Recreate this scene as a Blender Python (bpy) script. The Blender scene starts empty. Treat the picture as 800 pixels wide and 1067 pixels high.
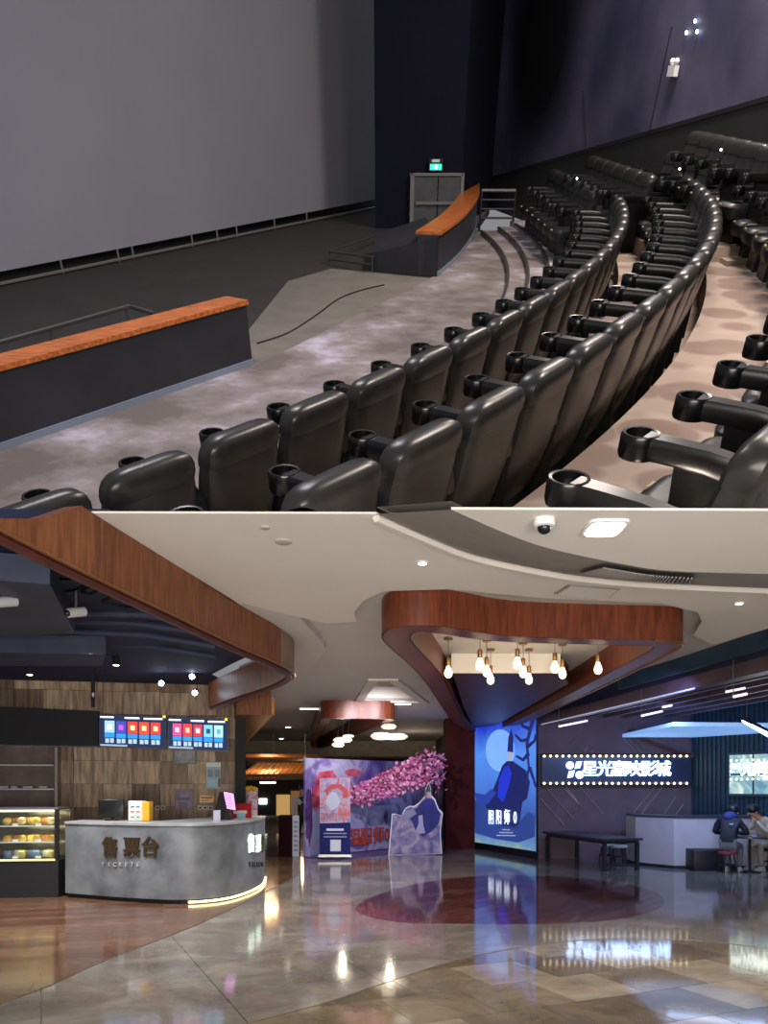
import bpy, bmesh, math, random
from math import sin, cos, pi, radians, atan2, hypot, sqrt
from mathutils import Vector, Matrix, geometry
random.seed(7)
SC = bpy.context.scene
COL = SC.collection

# ------------------------------------------------------------------ camera, world, exposure
EYE = 1.5
FPX = 800.0
PU, PV = 400.0, 820.0                      # principal point of the level camera
cd = bpy.data.cameras.new('camera'); cam = bpy.data.objects.new('camera', cd); COL.objects.link(cam)
cam.location = (0, 0, EYE); cam.rotation_euler = (pi / 2, 0, 0)
cd.sensor_fit = 'HORIZONTAL'; cd.sensor_width = 36.0; cd.lens = 36.0
cd.shift_x = 0.0; cd.shift_y = (PV - 533.5) / 800.0
cd.clip_start = 0.05; cd.clip_end = 300
SC.camera = cam
W = bpy.data.worlds.new('world'); SC.world = W; W.use_nodes = True
W.node_tree.nodes['Background'].inputs[0].default_value = (0.78, 0.78, 0.82, 1)
W.node_tree.nodes['Background'].inputs[1].default_value = 0.31
SC.view_settings.view_transform = 'Standard'; SC.view_settings.look = 'None'
SC.view_settings.exposure = 0.0; SC.view_settings.gamma = 1.0
SC.view_settings.use_curve_mapping = False

# the raked auditorium sits above the foyer and climbs away from it at this pitch
AL = math.atan((PV - 70.0) / FPX)
CA, SA = cos(AL), sin(AL)
AFW, AUP = Vector((0, CA, SA)), Vector((0, -SA, CA))
def aw(x, f, h): return Vector((x, f * CA - h * SA, EYE + f * SA + h * CA))   # auditorium (right, forward, up) -> world
def adir(u, v):
    x = (u - PU) / FPX; z = (PV - v) / FPX
    return x, CA + SA * z, -SA + CA * z
def ah(u, v, h):                            # plan point of the auditorium on level h
    x, f, p = adir(u, v); t = h / p
    return x * t, f * t
def af(u, v, f):                            # auditorium point at forward distance f
    x, g, p = adir(u, v); t = f / g
    return x * t, f, p * t
def lz(u, v, z):                            # foyer point on level z
    Y = FPX * (z - EYE) / (PV - v)
    return Vector(((u - PU) / FPX * Y, Y, z))
def ly(u, v, Y): return Vector(((u - PU) / FPX * Y, Y, EYE + (PV - v) / FPX * Y))
AROT = Matrix(((1, 0, 0), (0, CA, -SA), (0, SA, CA))).to_4x4()

def lamp(kind, loc, energy, color=(1, 1, 1), size=0.1, target=None, spot=None, blend=0.5, name='lamp', size_y=None):
    d = bpy.data.lights.new(name, kind); d.energy = energy; d.color = color
    if kind == 'AREA':
        d.size = size
        if size_y: d.shape = 'RECTANGLE'; d.size_y = size_y
    else: d.shadow_soft_size = size
    if spot: d.spot_size = radians(spot); d.spot_blend = blend
    o = bpy.data.objects.new(name, d); COL.objects.link(o); o.location = loc
    if target is not None:
        o.rotation_euler = (Vector(target) - Vector(loc)).to_track_quat('-Z', 'Y').to_euler()
    return o
WARM = (1.0, 0.91, 0.80); COOL = (0.62, 0.76, 1.0); NEUT = (1.0, 0.95, 0.9)
# auditorium house lights in its ceiling
lamp('AREA', aw(6.5, 12, 5.5), 900, (1, .86, .76), 2.5, aw(3.5, 12, -3), name='house_light_rows')
lamp('AREA', aw(7, 24, 5.5), 1250, (1, .88, .78), 2.5, aw(5, 24, -3), name='house_light_side')
lamp('AREA', aw(-3, 13, 6.5), 700, (.96, .92, 1), 3, aw(-2.0, 14, -4), name='house_light_front')
lamp('AREA', aw(-2, 9, 5.5), 120, (.86, .88, 1), 3, aw(-9, 28, 0), name='screen_wash')
# unseen fill light added behind the viewer to brighten the foyer, then the foyer downlights
al = lamp('AREA', (0, -2.0, 1.0), 290, (1, .93, .84), 6, (0, 9, 2.4), name='foyer_fill_light', size_y=1.6); al.data.spread = radians(120)
for (x, y, e, c) in ((-.6, 5.6, 90, WARM), (-.4, 9.8, 80, WARM), (3.3, 6.3, 120, WARM), (1.6, 5.0, 90, WARM), (-.6, 13.0, 100, NEUT), (-1.0, 22, 60, WARM), (-3.2, 8.2, 120, NEUT), (-4.6, 9.6, 110, NEUT)):
    lamp('SPOT', (x, y, 3.0), e * 4, c, .08, (x, y, 0), 120, .8, 'downlight_beam')

lamp('SPOT', (-.2, 13.2, 3.05), 330, (.96, .92, 1), .08, (0, 18, 1.0), 75, .7, 'backdrop_fill')  # fill spot added to brighten the backdrop
lamp('SPOT', (4.6, 12.6, 2.75), 120, (.32, .42, 1), .08, (4.9, 16, 1.0), 120, .8, 'lounge_wall_fill')  # blue fill added to tint the sign wall
lamp('SPOT', (3.6, 9.5, 2.9), 130, (.32, .42, 1), .08, (3.9, 13, 0), 110, .8, 'lounge_floor_fill')  # blue fill added over the lounge floor

# ------------------------------------------------------------------ helpers
def lin(c):
    c /= 255.0
    return c / 12.92 if c <= 0.04045 else ((c + 0.055) / 1.055) ** 2.4
def rgb(*c):
    if len(c) == 1: c = c[0]
    return (lin(c[0]), lin(c[1]), lin(c[2]), 1.0)
MATS = {}
def mat(name, col, rough=.5, metal=0.0, var=0.0, vs=4.0, stretch=(1, 1, 1), bump=0.0, spec=.5, emit=None, es=0.0, col2=None, detail=4, coat=0.0, trans=0.0, alpha=1.0):
    if name in MATS: return MATS[name]
    m = bpy.data.materials.new(name); m.use_nodes = True; MATS[name] = m
    nt = m.node_tree; b = nt.nodes['Principled BSDF']
    b.inputs['Base Color'].default_value = rgb(col); b.inputs['Roughness'].default_value = rough
    b.inputs['Metallic'].default_value = metal; b.inputs['Specular IOR Level'].default_value = spec
    if coat: b.inputs['Coat Weight'].default_value = coat; b.inputs['Coat Roughness'].default_value = .08
    if trans: b.inputs['Transmission Weight'].default_value = trans
    if alpha < 1: b.inputs['Alpha'].default_value = alpha
    if emit: b.inputs['Emission Color'].default_value = rgb(emit); b.inputs['Emission Strength'].default_value = es
    if var or bump or col2:
        tc = nt.nodes.new('ShaderNodeTexCoord'); mp = nt.nodes.new('ShaderNodeMapping'); nz = nt.nodes.new('ShaderNodeTexNoise')
        mp.inputs['Scale'].default_value = stretch; nz.inputs['Scale'].default_value = vs; nz.inputs['Detail'].default_value = detail
        nt.links.new(tc.outputs['Object'], mp.inputs[0]); nt.links.new(mp.outputs[0], nz.inputs['Vector'])
        rp = nt.nodes.new('ShaderNodeValToRGB')
        c2 = col2 or tuple(max(0, c * (1 - var)) for c in col)
        c1 = col if col2 else tuple(min(255, c * (1 + var * .5)) for c in col)
        rp.color_ramp.elements[0].position = .32; rp.color_ramp.elements[1].position = .68
        rp.color_ramp.elements[0].color = rgb(c2); rp.color_ramp.elements[1].color = rgb(c1)
        nt.links.new(nz.outputs['Fac'], rp.inputs[0]); nt.links.new(rp.outputs[0], b.inputs['Base Color'])
        if bump:
            bp = nt.nodes.new('ShaderNodeBump'); bp.inputs['Strength'].default_value = bump; bp.inputs['Distance'].default_value = .02
            nt.links.new(nz.outputs['Fac'], bp.inputs['Height']); nt.links.new(bp.outputs[0], b.inputs['Normal'])
    return m
def emat(name, col, s):
    return mat(name, col, .6, emit=col, es=s)

def wm(o):
    m = o.matrix_basis.copy()
    while o.parent: o = o.parent; m = o.matrix_basis @ m
    return m
class MB:
    def __init__(s): s.v = []; s.f = []
    def add(s, vs, fs):
        n = len(s.v); s.v += [Vector(p) for p in vs]; s.f += [tuple(i + n for i in f) for f in fs]; return s
    def hexa(s, a, b):                      # two quads (same winding) joined
        s.add(list(a) + list(b), [(3, 2, 1, 0), (4, 5, 6, 7), (0, 1, 5, 4), (1, 2, 6, 5), (2, 3, 7, 6), (3, 0, 4, 7)]); return s
    def box(s, c, d, rz=0.0, M=None):
        x, y, z = d[0] / 2, d[1] / 2, d[2] / 2
        p = [Vector(q) for q in ((-x, -y, -z), (x, -y, -z), (x, y, -z), (-x, y, -z), (-x, -y, z), (x, -y, z), (x, y, z), (-x, y, z))]
        R = Matrix.Rotation(rz, 3, 'Z') if M is None else M
        p = [R @ q + Vector(c) for q in p]
        return s.hexa(p[:4], p[4:])
    def prism(s, poly, z0, z1, T=None, caps=True, holes=()):
        T = T or (lambda x, y, z: Vector((x, y, z)))
        loops = [list(poly)] + [list(h) for h in holes]
        flat = [p for l in loops for p in l]; n = len(flat)
        vs = [T(p[0], p[1], z0) for p in flat] + [T(p[0], p[1], z1) for p in flat]
        fs = []; k = 0
        for l in loops:
            for i in range(len(l)):
                j = (i + 1) % len(l); fs.append((k + i, k + j, k + j + n, k + i + n))
            k += len(l)
        if caps:
            if not holes and n <= 4: fs += [tuple(range(n))[::-1], tuple(range(n, 2 * n))]
            else:
                tri = geometry.tessellate_polygon([[Vector((p[0], p[1], 0)) for p in l] for l in loops])
                fs += [t for t in tri] + [tuple(i + n for i in t)[::-1] for t in tri]
        return s.add(vs, fs)
    def tube(s, pts, r, n=8, cap=True):
        pts = [Vector(p) for p in pts]; rings = []
        rr = r if isinstance(r, (list, tuple)) else [r] * len(pts)
        up = None
        for i, p in enumerate(pts):
            d = (pts[min(i + 1, len(pts) - 1)] - pts[max(i - 1, 0)]).normalized()
            if up is None: up = Vector((0, 0, 1)) if abs(d.z) < .9 else Vector((1, 0, 0))
            a = d.cross(up).normalized(); b = d.cross(a).normalized(); up = -b if False else up
            rings.append([p + (a * cos(2 * pi * k / n) + b * sin(2 * pi * k / n)) * rr[i] for k in range(n)])
        return s.loft(rings, cap)
    def loft(s, rings, cap=True):
        n = len(rings[0]); vs = [p for r in rings for p in r]; fs = []
        for i in range(len(rings) - 1):
            for k in range(n):
                j = (k + 1) % n; fs.append((i * n + k, i * n + j, (i + 1) * n + j, (i + 1) * n + k))
        if cap: fs += [tuple(range(n))[::-1], tuple(range((len(rings) - 1) * n, len(rings) * n))]
        return s.add(vs, fs)
    def lathe(s, prof, n=16, c=(0, 0, 0), M=None):
        R = M or Matrix.Identity(3)
        return s.loft([[R @ Vector((r * cos(2 * pi * k / n), r * sin(2 * pi * k / n), z)) + Vector(c) for k in range(n)] for r, z in prof])
    def ball(s, c, r, n=10, m=6, sc=(1, 1, 1)):
        return s.loft([[Vector((c[0] + sc[0] * r * sin(pi * (i + .02) / (m + .04)) * cos(2 * pi * k / n), c[1] + sc[1] * r * sin(pi * (i + .02) / (m + .04)) * sin(2 * pi * k / n), c[2] + sc[2] * r * -cos(pi * (i + .02) / (m + .04)))) for k in range(n)] for i in range(m + 1)])
    def build(s, name, m, parent=None, local=False, smooth=True, clipz=None):
        bm = bmesh.new()
        inv = wm(parent).inverted() if (parent is not None and not local) else Matrix.Identity(4)
        bv = [bm.verts.new(p) for p in s.v]
        for f in s.f:
            try: bm.faces.new([bv[i] for i in f])
            except ValueError: pass
        if clipz is not None:
            bmesh.ops.bisect_plane(bm, geom=bm.verts[:] + bm.edges[:] + bm.faces[:], plane_co=(0, 0, clipz), plane_no=(0, 0, 1), clear_inner=True)
        bmesh.ops.recalc_face_normals(bm, faces=bm.faces[:])
        bm.transform(inv)
        me = bpy.data.meshes.new(name); bm.to_mesh(me); bm.free()
        if smooth:
            me.shade_smooth(); me.set_sharp_from_angle(angle=radians(38))
        o = bpy.data.objects.new(name, me); COL.objects.link(o)
        me.materials.append(m)
        if parent is not None: o.parent = parent
        return o
def rbox(name, c, d, r, m, parent=None, rz=0.0, local=False, seg=2):
    bm = bmesh.new(); bmesh.ops.create_cube(bm, size=1.0)
    for v in bm.verts: v.co = Vector((v.co.x * d[0], v.co.y * d[1], v.co.z * d[2]))
    bmesh.ops.bevel(bm, geom=bm.edges[:], offset=r, segments=seg, affect='EDGES', profile=.5)
    M = Matrix.Translation(Vector(c)) @ Matrix.Rotation(rz, 4, 'Z')
    if parent is not None and not local: M = wm(parent).inverted() @ M
    bm.transform(M)
    me = bpy.data.meshes.new(name); bm.to_mesh(me); bm.free(); me.shade_smooth(); me.set_sharp_from_angle(angle=radians(50))
    o = bpy.data.objects.new(name, me); COL.objects.link(o); me.materials.append(m)
    if parent is not None: o.parent = parent
    return o
def tag(o, label=None, cat=None, group=None, kind=None):
    if label: o['label'] = label
    if cat: o['category'] = cat
    if group: o['group'] = group
    if kind: o['kind'] = kind
    return o
def struct(o, label=None): o['kind'] = 'structure'; (label and tag(o, label)); return o
def empty(name, loc=(0, 0, 0), rz=0.0, M=None):
    o = bpy.data.objects.new(name, None); COL.objects.link(o); o.empty_display_size = .1
    o.matrix_basis = M if M is not None else Matrix.Translation(Vector(loc)) @ Matrix.Rotation(rz, 4, 'Z')
    return o
def copy_tree(o, parent=None):
    c = o.copy(); COL.objects.link(c); c.parent = parent
    for ch in list(o.children): copy_tree(ch, c)
    return c
def text(name, body, size, origin, xdir, ydir, m, parent=None, ext=.01, bold=0.0, align='CENTER', squash=1.0):
    c = bpy.data.curves.new('txt', 'FONT'); c.body = body; c.extrude = ext / size; c.offset = bold; c.align_x = align; c.align_y = 'CENTER'; c.resolution_u = 3
    o = bpy.data.objects.new('txt', c); COL.objects.link(o)
    dg = bpy.context.evaluated_depsgraph_get(); me = bpy.data.meshes.new_from_object(o.evaluated_get(dg))
    bpy.data.objects.remove(o); bpy.data.curves.remove(c)
    X = Vector(xdir).normalized(); Y = Vector(ydir).normalized(); Z = X.cross(Y)
    M = Matrix.Translation(Vector(origin)) @ Matrix((X, Y, Z)).transposed().to_4x4() @ Matrix.Diagonal((size * squash, size, size, 1))
    if parent is not None: M = wm(parent).inverted() @ M
    me.transform(M); me.materials.clear(); me.materials.append(m); me.name = name
    o = bpy.data.objects.new(name, me); COL.objects.link(o)
    if parent is not None: o.parent = parent
    return o
ORD = ['first', 'second', 'third', 'fourth', 'fifth', 'sixth', 'seventh', 'eighth', 'ninth', 'tenth', 'eleventh', 'twelfth', 'thirteenth', 'fourteenth', 'fifteenth', 'sixteenth', 'seventeenth', 'eighteenth', 'nineteenth', 'twentieth', 'twenty-first', 'twenty-second', 'twenty-third', 'twenty-fourth', 'twenty-fifth', 'twenty-sixth']
def clip_poly(sub, clip):                   # region polygon cut by a convex tile
    out = list(sub)
    for i in range(len(clip)):
        a, b = clip[i], clip[(i + 1) % len(clip)]; inp = out; out = []
        if not inp: return []
        ins = lambda p: (b[0] - a[0]) * (p[1] - a[1]) - (b[1] - a[1]) * (p[0] - a[0]) >= 0
        for j in range(len(inp)):
            p, q = inp[j - 1], inp[j]
            if ins(p) != ins(q):
                d1 = (b[0] - a[0]) * (p[1] - a[1]) - (b[1] - a[1]) * (p[0] - a[0]); d2 = (b[0] - a[0]) * (q[1] - a[1]) - (b[1] - a[1]) * (q[0] - a[0])
                t = d1 / (d1 - d2); out.append((p[0] + t * (q[0] - p[0]), p[1] + t * (q[1] - p[1])))
            if ins(q): out.append(q)
    return out
def parea(p): return .5 * sum(p[i - 1][0] * p[i][1] - p[i][0] * p[i - 1][1] for i in range(len(p)))
def offset_poly(poly, d):                   # inward for counter-clockwise outlines
    n = len(poly); out = []
    for i in range(n):
        p0, p1, p2 = Vector(poly[i - 1][:2]), Vector(poly[i][:2]), Vector(poly[(i + 1) % n][:2])
        e1 = (p1 - p0).normalized(); e2 = (p2 - p1).normalized()
        n1 = Vector((-e1.y, e1.x)); n2 = Vector((-e2.y, e2.x)); b = (n1 + n2)
        b = b / max(.5, b.dot(n1)) if b.length > 1e-6 else n1
        out.append(tuple(p1 + b * d))
    return out
def smooth_poly(pts, k=4, closed=False):     # Catmull-Rom through the points
    out = []; n = len(pts); P = [Vector(p) for p in pts]
    for i in range(n if closed else n - 1):
        a, b, c, d = (P[(i - 1) % n], P[i], P[(i + 1) % n], P[(i + 2) % n]) if closed else (P[max(i - 1, 0)], P[i], P[i + 1], P[min(i + 2, n - 1)])
        for j in range(k):
            t = j / k
            out.append(tuple(.5 * ((2 * b) + (c - a) * t + (2 * a - 5 * b + 4 * c - d) * t * t + (3 * b - a - 3 * c + d) * t ** 3)))
    if not closed: out.append(tuple(P[-1]))
    return out

# ------------------------------------------------------------------ materials
def marble(name, c1, c2, c3, rough=.14, scale=1.3):
    m = bpy.data.materials.new(name); m.use_nodes = True; nt = m.node_tree; b = nt.nodes['Principled BSDF']
    g = nt.nodes.new('ShaderNodeNewGeometry'); n1 = nt.nodes.new('ShaderNodeTexNoise'); n2 = nt.nodes.new('ShaderNodeTexNoise')
    n1.inputs['Scale'].default_value = scale; n1.inputs['Detail'].default_value = 9; n1.inputs['Distortion'].default_value = .5; n1.inputs['Roughness'].default_value = .72
    n2.inputs['Scale'].default_value = scale * 4; n2.inputs['Detail'].default_value = 6
    nt.links.new(g.outputs['Position'], n1.inputs['Vector']); nt.links.new(g.outputs['Position'], n2.inputs['Vector'])
    r = nt.nodes.new('ShaderNodeValToRGB'); e = r.color_ramp.elements
    e[0].position = .36; e[0].color = rgb(c1); e[1].position = .66; e[1].color = rgb(c3); k = e.new(.5); k.color = rgb(c2)
    nt.links.new(n1.outputs['Fac'], r.inputs[0])
    mx = nt.nodes.new('ShaderNodeMix'); mx.data_type = 'RGBA'; mx.blend_type = 'OVERLAY'; mx.inputs[0].default_value = .18
    nt.links.new(r.outputs[0], mx.inputs[6]); nt.links.new(n2.outputs['Color'], mx.inputs[7]); nt.links.new(mx.outputs[2], b.inputs['Base Color'])
    b.inputs['Roughness'].default_value = rough; b.inputs['Specular IOR Level'].default_value = .55
    return m
M_grey = marble('grey_marble', (98, 92, 88), (118, 112, 107), (142, 136, 130), .085)
M_tan = [marble('tan_stone_%d' % i, *c, rough=.06, scale=1.6) for i, c in enumerate((((94, 84, 70), (114, 102, 86), (134, 121, 103)), ((114, 104, 89), (134, 123, 107), (154, 142, 125)), ((82, 72, 60), (100, 89, 75), (120, 107, 91))))]
M_joint = mat('joint', (40, 36, 33), .6)
M_plank = [mat('floor_wood_%d' % i, c, .13, var=.35, vs=7, stretch=(1, 9, 1), bump=0) for i, c in enumerate(((104, 75, 59), (92, 65, 51), (114, 84, 66)))]
M_leaf = [mat('red_wood_%d' % i, c, .08, var=.3, vs=6, stretch=(2, 2, 1)) for i, c in enumerate(((88, 54, 48), (76, 46, 42), (98, 62, 54)))]
M_ceil = mat('ceiling_white', (226, 220, 212), .75, var=.03, vs=.8)
M_ceilg = mat('ceiling_grey', (205, 201, 196), .75, var=.03, vs=.8)
M_band = mat('ceiling_band_grey', (150, 146, 140), .7, var=.05, vs=2)
M_brown = mat('beam_wood', (128, 76, 46), .42, var=.22, vs=5, stretch=(6, 6, .7), spec=.3)
M_brown2 = mat('ring_wood', (112, 56, 36), .4, var=.22, vs=5, stretch=(6, 6, .7), spec=.35)
M_brownd = mat('ring_soffit', (84, 40, 32), .45, var=.15, vs=4)
M_taupe = mat('beam_taupe', (140, 112, 92), .5, var=.12, vs=4)
M_gold = mat('gold_trim', (190, 140, 90), .3, metal=.8)
M_navy = mat('navy_paint', (28, 36, 66), .6, var=.15, vs=2)
M_teal = mat('teal_board', (34, 62, 82), .35, var=.15, vs=2)
M_purp = mat('mauve_beam', (92, 72, 82), .4, var=.15, vs=3)
M_black = mat('black_plastic', (14, 14, 16), .35)
M_blackm = mat('black_matt', (16, 17, 22), .7)
M_steel = mat('brushed_steel', (150, 150, 152), .35, metal=.9)
M_white = mat('white_plastic', (225, 225, 225), .4)
M_lit = emat('lamp_white', (255, 244, 226), 9.0)
M_litc = emat('lamp_cool', (222, 236, 255), 12.0)
M_strip = emat('led_strip_warm', (255, 236, 170), 4.0)
M_redwall = mat('maroon_wall', (66, 26, 28), .85, var=.2, vs=3, spec=.1)
M_mauve = mat('sign_wall_mauve', (90, 76, 92), .7, var=.15, vs=2.0)
M_duct = mat('duct_dark', (46, 56, 80), .55, var=.2, vs=3)
M_cdeck = mat('open_ceiling_dark', (26, 36, 68), .8, var=.2, vs=2)
M_glass = mat('clear_glass', (220, 235, 235), .03, trans=1.0, alpha=.25)
M_concrete = mat('counter_concrete', (108, 113, 120), .45, var=.28, vs=2.6, detail=8, bump=.08)
M_beige = mat('far_beige', (176, 160, 136), .6, var=.08)

# ------------------------------------------------------------------ foyer floor
fl = MB().box((0, 21.5, -.06), (22, 37, .1)).build('floor', M_joint, smooth=False); struct(fl, 'polished stone and timber floor of the foyer')
g0 = lambda pts: [tuple(lz(u, v, 0.0).xy) for u, v in pts]
wood_edge = smooth_poly(g0([(0, 1047), (60, 1024), (110, 1001), (200, 966), (250, 943), (275, 930), (300, 918), (318, 905)]), 3)
R_wood = [(-3.3, 4.0)] + wood_edge + [(-1.6, 16.4), (-8, 16.4), (-8, 4.0)]
arc = smooth_poly(g0([(215, 1078), (330, 1048), (400, 1025), (480, 1000), (560, 985), (640, 978), (720, 980), (800, 988), (860, 992)]), 3)
R_near = [(-.9, 3.4)] + [(4.4, 3.4)] + arc[::-1]
R_leaf = smooth_poly(g0([(370, 948), (395, 932), (450, 918), (520, 912), (600, 915), (670, 925), (692, 940), (660, 955), (590, 962), (480, 963), (410, 960)]), 3, True)
for R in (R_wood, R_near, R_leaf):
    if parea(R) < 0: R.reverse()
def inside(p, poly):
    r = False
    for i in range(len(poly)):
        (x1, y1), (x2, y2) = poly[i - 1], poly[i]
        if (y1 > p[1]) != (y2 > p[1]) and p[0] < (x2 - x1) * (p[1] - y1) / (y2 - y1) + x1: r = not r
    return r
def in_view(poly):
    return any(abs(x) < y * .56 + .3 and y > 4.2 for x, y in poly)
def lay(region, sx, sy, ang, name, mats, z0, z1, gap=.003, stagger=.5, skip=(), mn=.004, bounds=(-9, 9, 3, 19), herring=False):
    ca, sa = cos(ang), sin(ang); n = 0
    rot = lambda x, y: (x * ca - y * sa, x * sa + y * ca)
    Rr = 24
    for j in range(int(-Rr / sy), int(Rr / sy)):
        off = (j % 2) * stagger * sx
        for i in range(int(-Rr / sx), int(Rr / sx)):
            x, y = i * sx + off, j * sy
            q = [rot(x + gap, y + gap), rot(x + sx - gap, y + gap), rot(x + sx - gap, y + sy - gap), rot(x + gap, y + sy - gap)]
            c = (sum(p[0] for p in q) / 4, sum(p[1] for p in q) / 4)
            if not (bounds[0] < c[0] < bounds[1] and bounds[2] < c[1] < bounds[3]) or not in_view(q): continue
            if any(all(inside(p, s) for p in q + [c]) for s in skip): continue
            w = clip_poly(region, q) if region else q
            if len(w) < 3 or abs(parea(w)) < mn: continue
            m = MB().prism(w, z0, z1).build(name, mats[random.randrange(len(mats))], fl, smooth=False); n += 1
    return n
nt_ = [lay(None, 1.2, 1.2, .42, 'floor_slab', [M_grey], -.01, 0.0, skip=(R_wood, R_near, R_leaf), stagger=0, bounds=(-9, 8, 3, 26)),
       lay(R_near, .62, .62, .42, 'floor_tile', M_tan, -.009, .003),
       lay(R_wood, 1.5, .2, .28, 'floor_plank', M_plank, -.009, .003, gap=.0015, stagger=.37),
       lay(R_leaf, .95, .2, .9, 'herringbone_plank', M_leaf, -.009, .003, gap=.002)]
print('floor pieces', nt_)
# thin bronze line between the stone fields
for nm, line in (('arc_inlay', arc), ('timber_edge_inlay', wood_edge)):
    MB().tube([(x, y, .001) for x, y in line], .006, 4).build('floor_inlay', mat('bronze_inlay', (70, 60, 50), .4), fl)

# ------------------------------------------------------------------ foyer ceiling
ZA, ZB, ZC, ZR = 3.09, 2.80, 3.17, 2.85
fascia = [(-1.85, 3.45), (-1.71, 4.34), (-1.49, 5.5), (-1.27, 6.69), (-1.08, 7.5), (-.98, 8.1), (-1.0, 8.5), (-1.15, 8.95), (-1.45, 9.6), (-2.0, 10.6), (-2.6, 11.8)]
gA = lambda pts: [tuple(lz(u, v, ZA).xy) for u, v in pts]
arcA = gA([(392, 535.5), (440, 557), (490, 577), (545, 590), (610, 601), (690, 608), (800, 613), (900, 616)])
arcB = [tuple(lz(u, v, ZB).xy) for u, v in [(470, 531), (520, 553), (560, 568), (600, 578), (650, 588), (700, 595), (800, 598), (900, 600)]]
arcA = smooth_poly(arcA, 4); arcB = smooth_poly(arcB, 4)
farA = gA([(905, 640), (800, 655), (742, 672), (722, 662), (731, 648), (727, 638), (690, 629), (560, 623), (470, 614), (400, 616), (378, 626), (369, 638), (372, 648), (340, 650)])
polyA = [(-1.70, 4.46)] + arcA + farA + [(-1.27, 6.6), (-1.49, 5.5)]
ce = MB().prism(polyA, ZA, ZA + .012).build('ceiling', M_ceil, smooth=False); struct(ce, 'white stepped ceiling of the foyer')
MB().prism([(-.1, 3.6)] + arcB[:1] + arcB[1:] + [(4.2, 3.6)] if False else arcB + [(2.9, 3.63)], ZB, ZB + .012).build('near_ceiling_panel', M_ceil, ce, smooth=False)
band = MB()
ra = [Vector((x, y, ZA)) for x, y in arcA]; rb = [Vector((x, y, ZB)) for x, y in arcB]
band.add(rb + ra + [p + Vector((0, 0, .04)) for p in rb] + [p + Vector((0, 0, .04)) for p in ra],
         [(i, i + 1, len(rb) + i + 1, len(rb) + i) for i in range(len(rb) - 1)] + [tuple(2 * len(rb) + k for k in (i, i + 1, len(rb) + i + 1, len(rb) + i)) for i in range(len(rb) - 1)])
band.build('curved_band', M_band, ce)
MB().tube([p + Vector((0, .03, -.012)) for p in ra], .028, 6).build('cove_lip', M_ceil, ce)
coff_out = [(-.22, 10.95), (.11, 10.95), (1.0, 14.8), (-.65, 14.7)]
coff_in = [(-.1, 12.0), (.09, 12.0), (.69, 15.0), (-.41, 14.85)]
polyC = [(-1.2, 5.85), (3.5, 5.85), (4.5, 6.6), (4.3, 7.2), (4.05, 8.1), (3.8, 10.1), (3.5, 11.6), (3.5, 17.8), (3.3, 28), (-5.4, 28), (-1.7, 12.5), (-.9, 10), (-.9, 8)]
MB().prism(polyC, ZC, ZC + .06, holes=[coff_in]).build('upper_ceiling_panel', M_ceilg, ce, smooth=False)
MB().prism(coff_in, ZC, ZC + .3, caps=False).build('coffer_reveal', M_ceil, ce, smooth=False)
MB().prism(coff_in, ZC + .28, ZC + .3).build('coffer_timber', M_taupe, ce, smooth=False)
co2 = offset_poly(coff_in, -.16) if parea(coff_in) > 0 else offset_poly(coff_in, .16)
MB().prism(co2, ZC - .03, ZC + .01, holes=[coff_in]).build('coffer_frame', M_ceil, ce, smooth=False)
# stepped soffit beside the timber beam
soff = [(-1.34, 5.9), (-.85, 6.35), (-.80, 7.14), (-.70, 8.3), (-.68, 8.8), (-.83, 9.75), (-1.67, 13.3), (-5.4, 28), (-5.7, 28), (-1.8, 12), (-2.0, 12), (-2.0, 10.6), (-1.45, 9.6), (-1.15, 8.95), (-1.0, 8.5), (-.98, 8.1), (-1.08, 7.5), (-1.27, 6.69)]
MB().prism(soff, 3.094, ZC).build('soffit_step', M_ceilg, ce, smooth=False)
MB().prism([(-6, 28), (3.4, 28), (3.4, 28.2), (-6, 28.2)], 2.62, 3.25).build('end_fascia', M_beige, ce, smooth=False)
MB().prism([(-8, 28.1), (3.4, 28.1), (3.4, 40), (-8, 40)], 2.56, 2.62).build('end_ceiling', M_brownd, ce, smooth=False)
# open dark ceiling over the ticket counter, timber bulkhead beam around it
MB().prism([(-8, 4.86), (-1.75, 4.86)] + [(x - .1, y) for x, y in fascia[2:]] + [(-2.6, 13.4), (-8, 13.4)], 3.2, 3.26).build('open_ceiling_deck', M_cdeck, ce, smooth=False)
sm = smooth_poly(fascia, 3)
def ztop(y): return ZA if y > 4.3 else EYE + (PV - 536) / FPX * y * .985
beam = struct(empty('trim_1', (-1.4, 6, 2.7)), 'long curved brown timber beam hiding the open ceiling over the ticket counter')
cuts = [0, 4, 7, 10, 13, 16, 20, 24, len(sm) - 1]
for a, b in zip(cuts[:-1], cuts[1:]):
    seg = [Vector((p[0], p[1], 0)) for p in sm[a:b + 1]]
    if len(seg) < 2: continue
    d0 = (seg[1] - seg[0]).normalized(); d1 = (seg[-1] - seg[-2]).normalized()
    seg[0] = seg[0] + d0 * .004; seg[-1] = seg[-1] - d1 * .004
    mb = MB(); R = []
    for i, p in enumerate(seg):
        d = (seg[min(i + 1, len(seg) - 1)] - seg[max(i - 1, 0)]).normalized(); nrm = Vector((-d.y, d.x, 0))
        q = p + nrm * .1
        R.append([Vector((p.x, p.y, 2.72)), Vector((q.x, q.y, 2.72)), Vector((q.x, q.y, ztop(p.y))), Vector((p.x, p.y, ztop(p.y)))])
    mb.loft(R).build('beam_panel', M_brown if a < 13 else M_taupe if a < 16 else M_brown, beam)  # the lit stretch near the nose is painted in paler taupe
MB().tube([(x - .05, y, 2.705) for x, y in sm], .03, 6).build('beam_edge', M_brownd, beam)
MB().tube([(x + .012, y, 2.715) for x, y in sm], .008, 5).build('edge_line', M_gold, beam)
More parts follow.
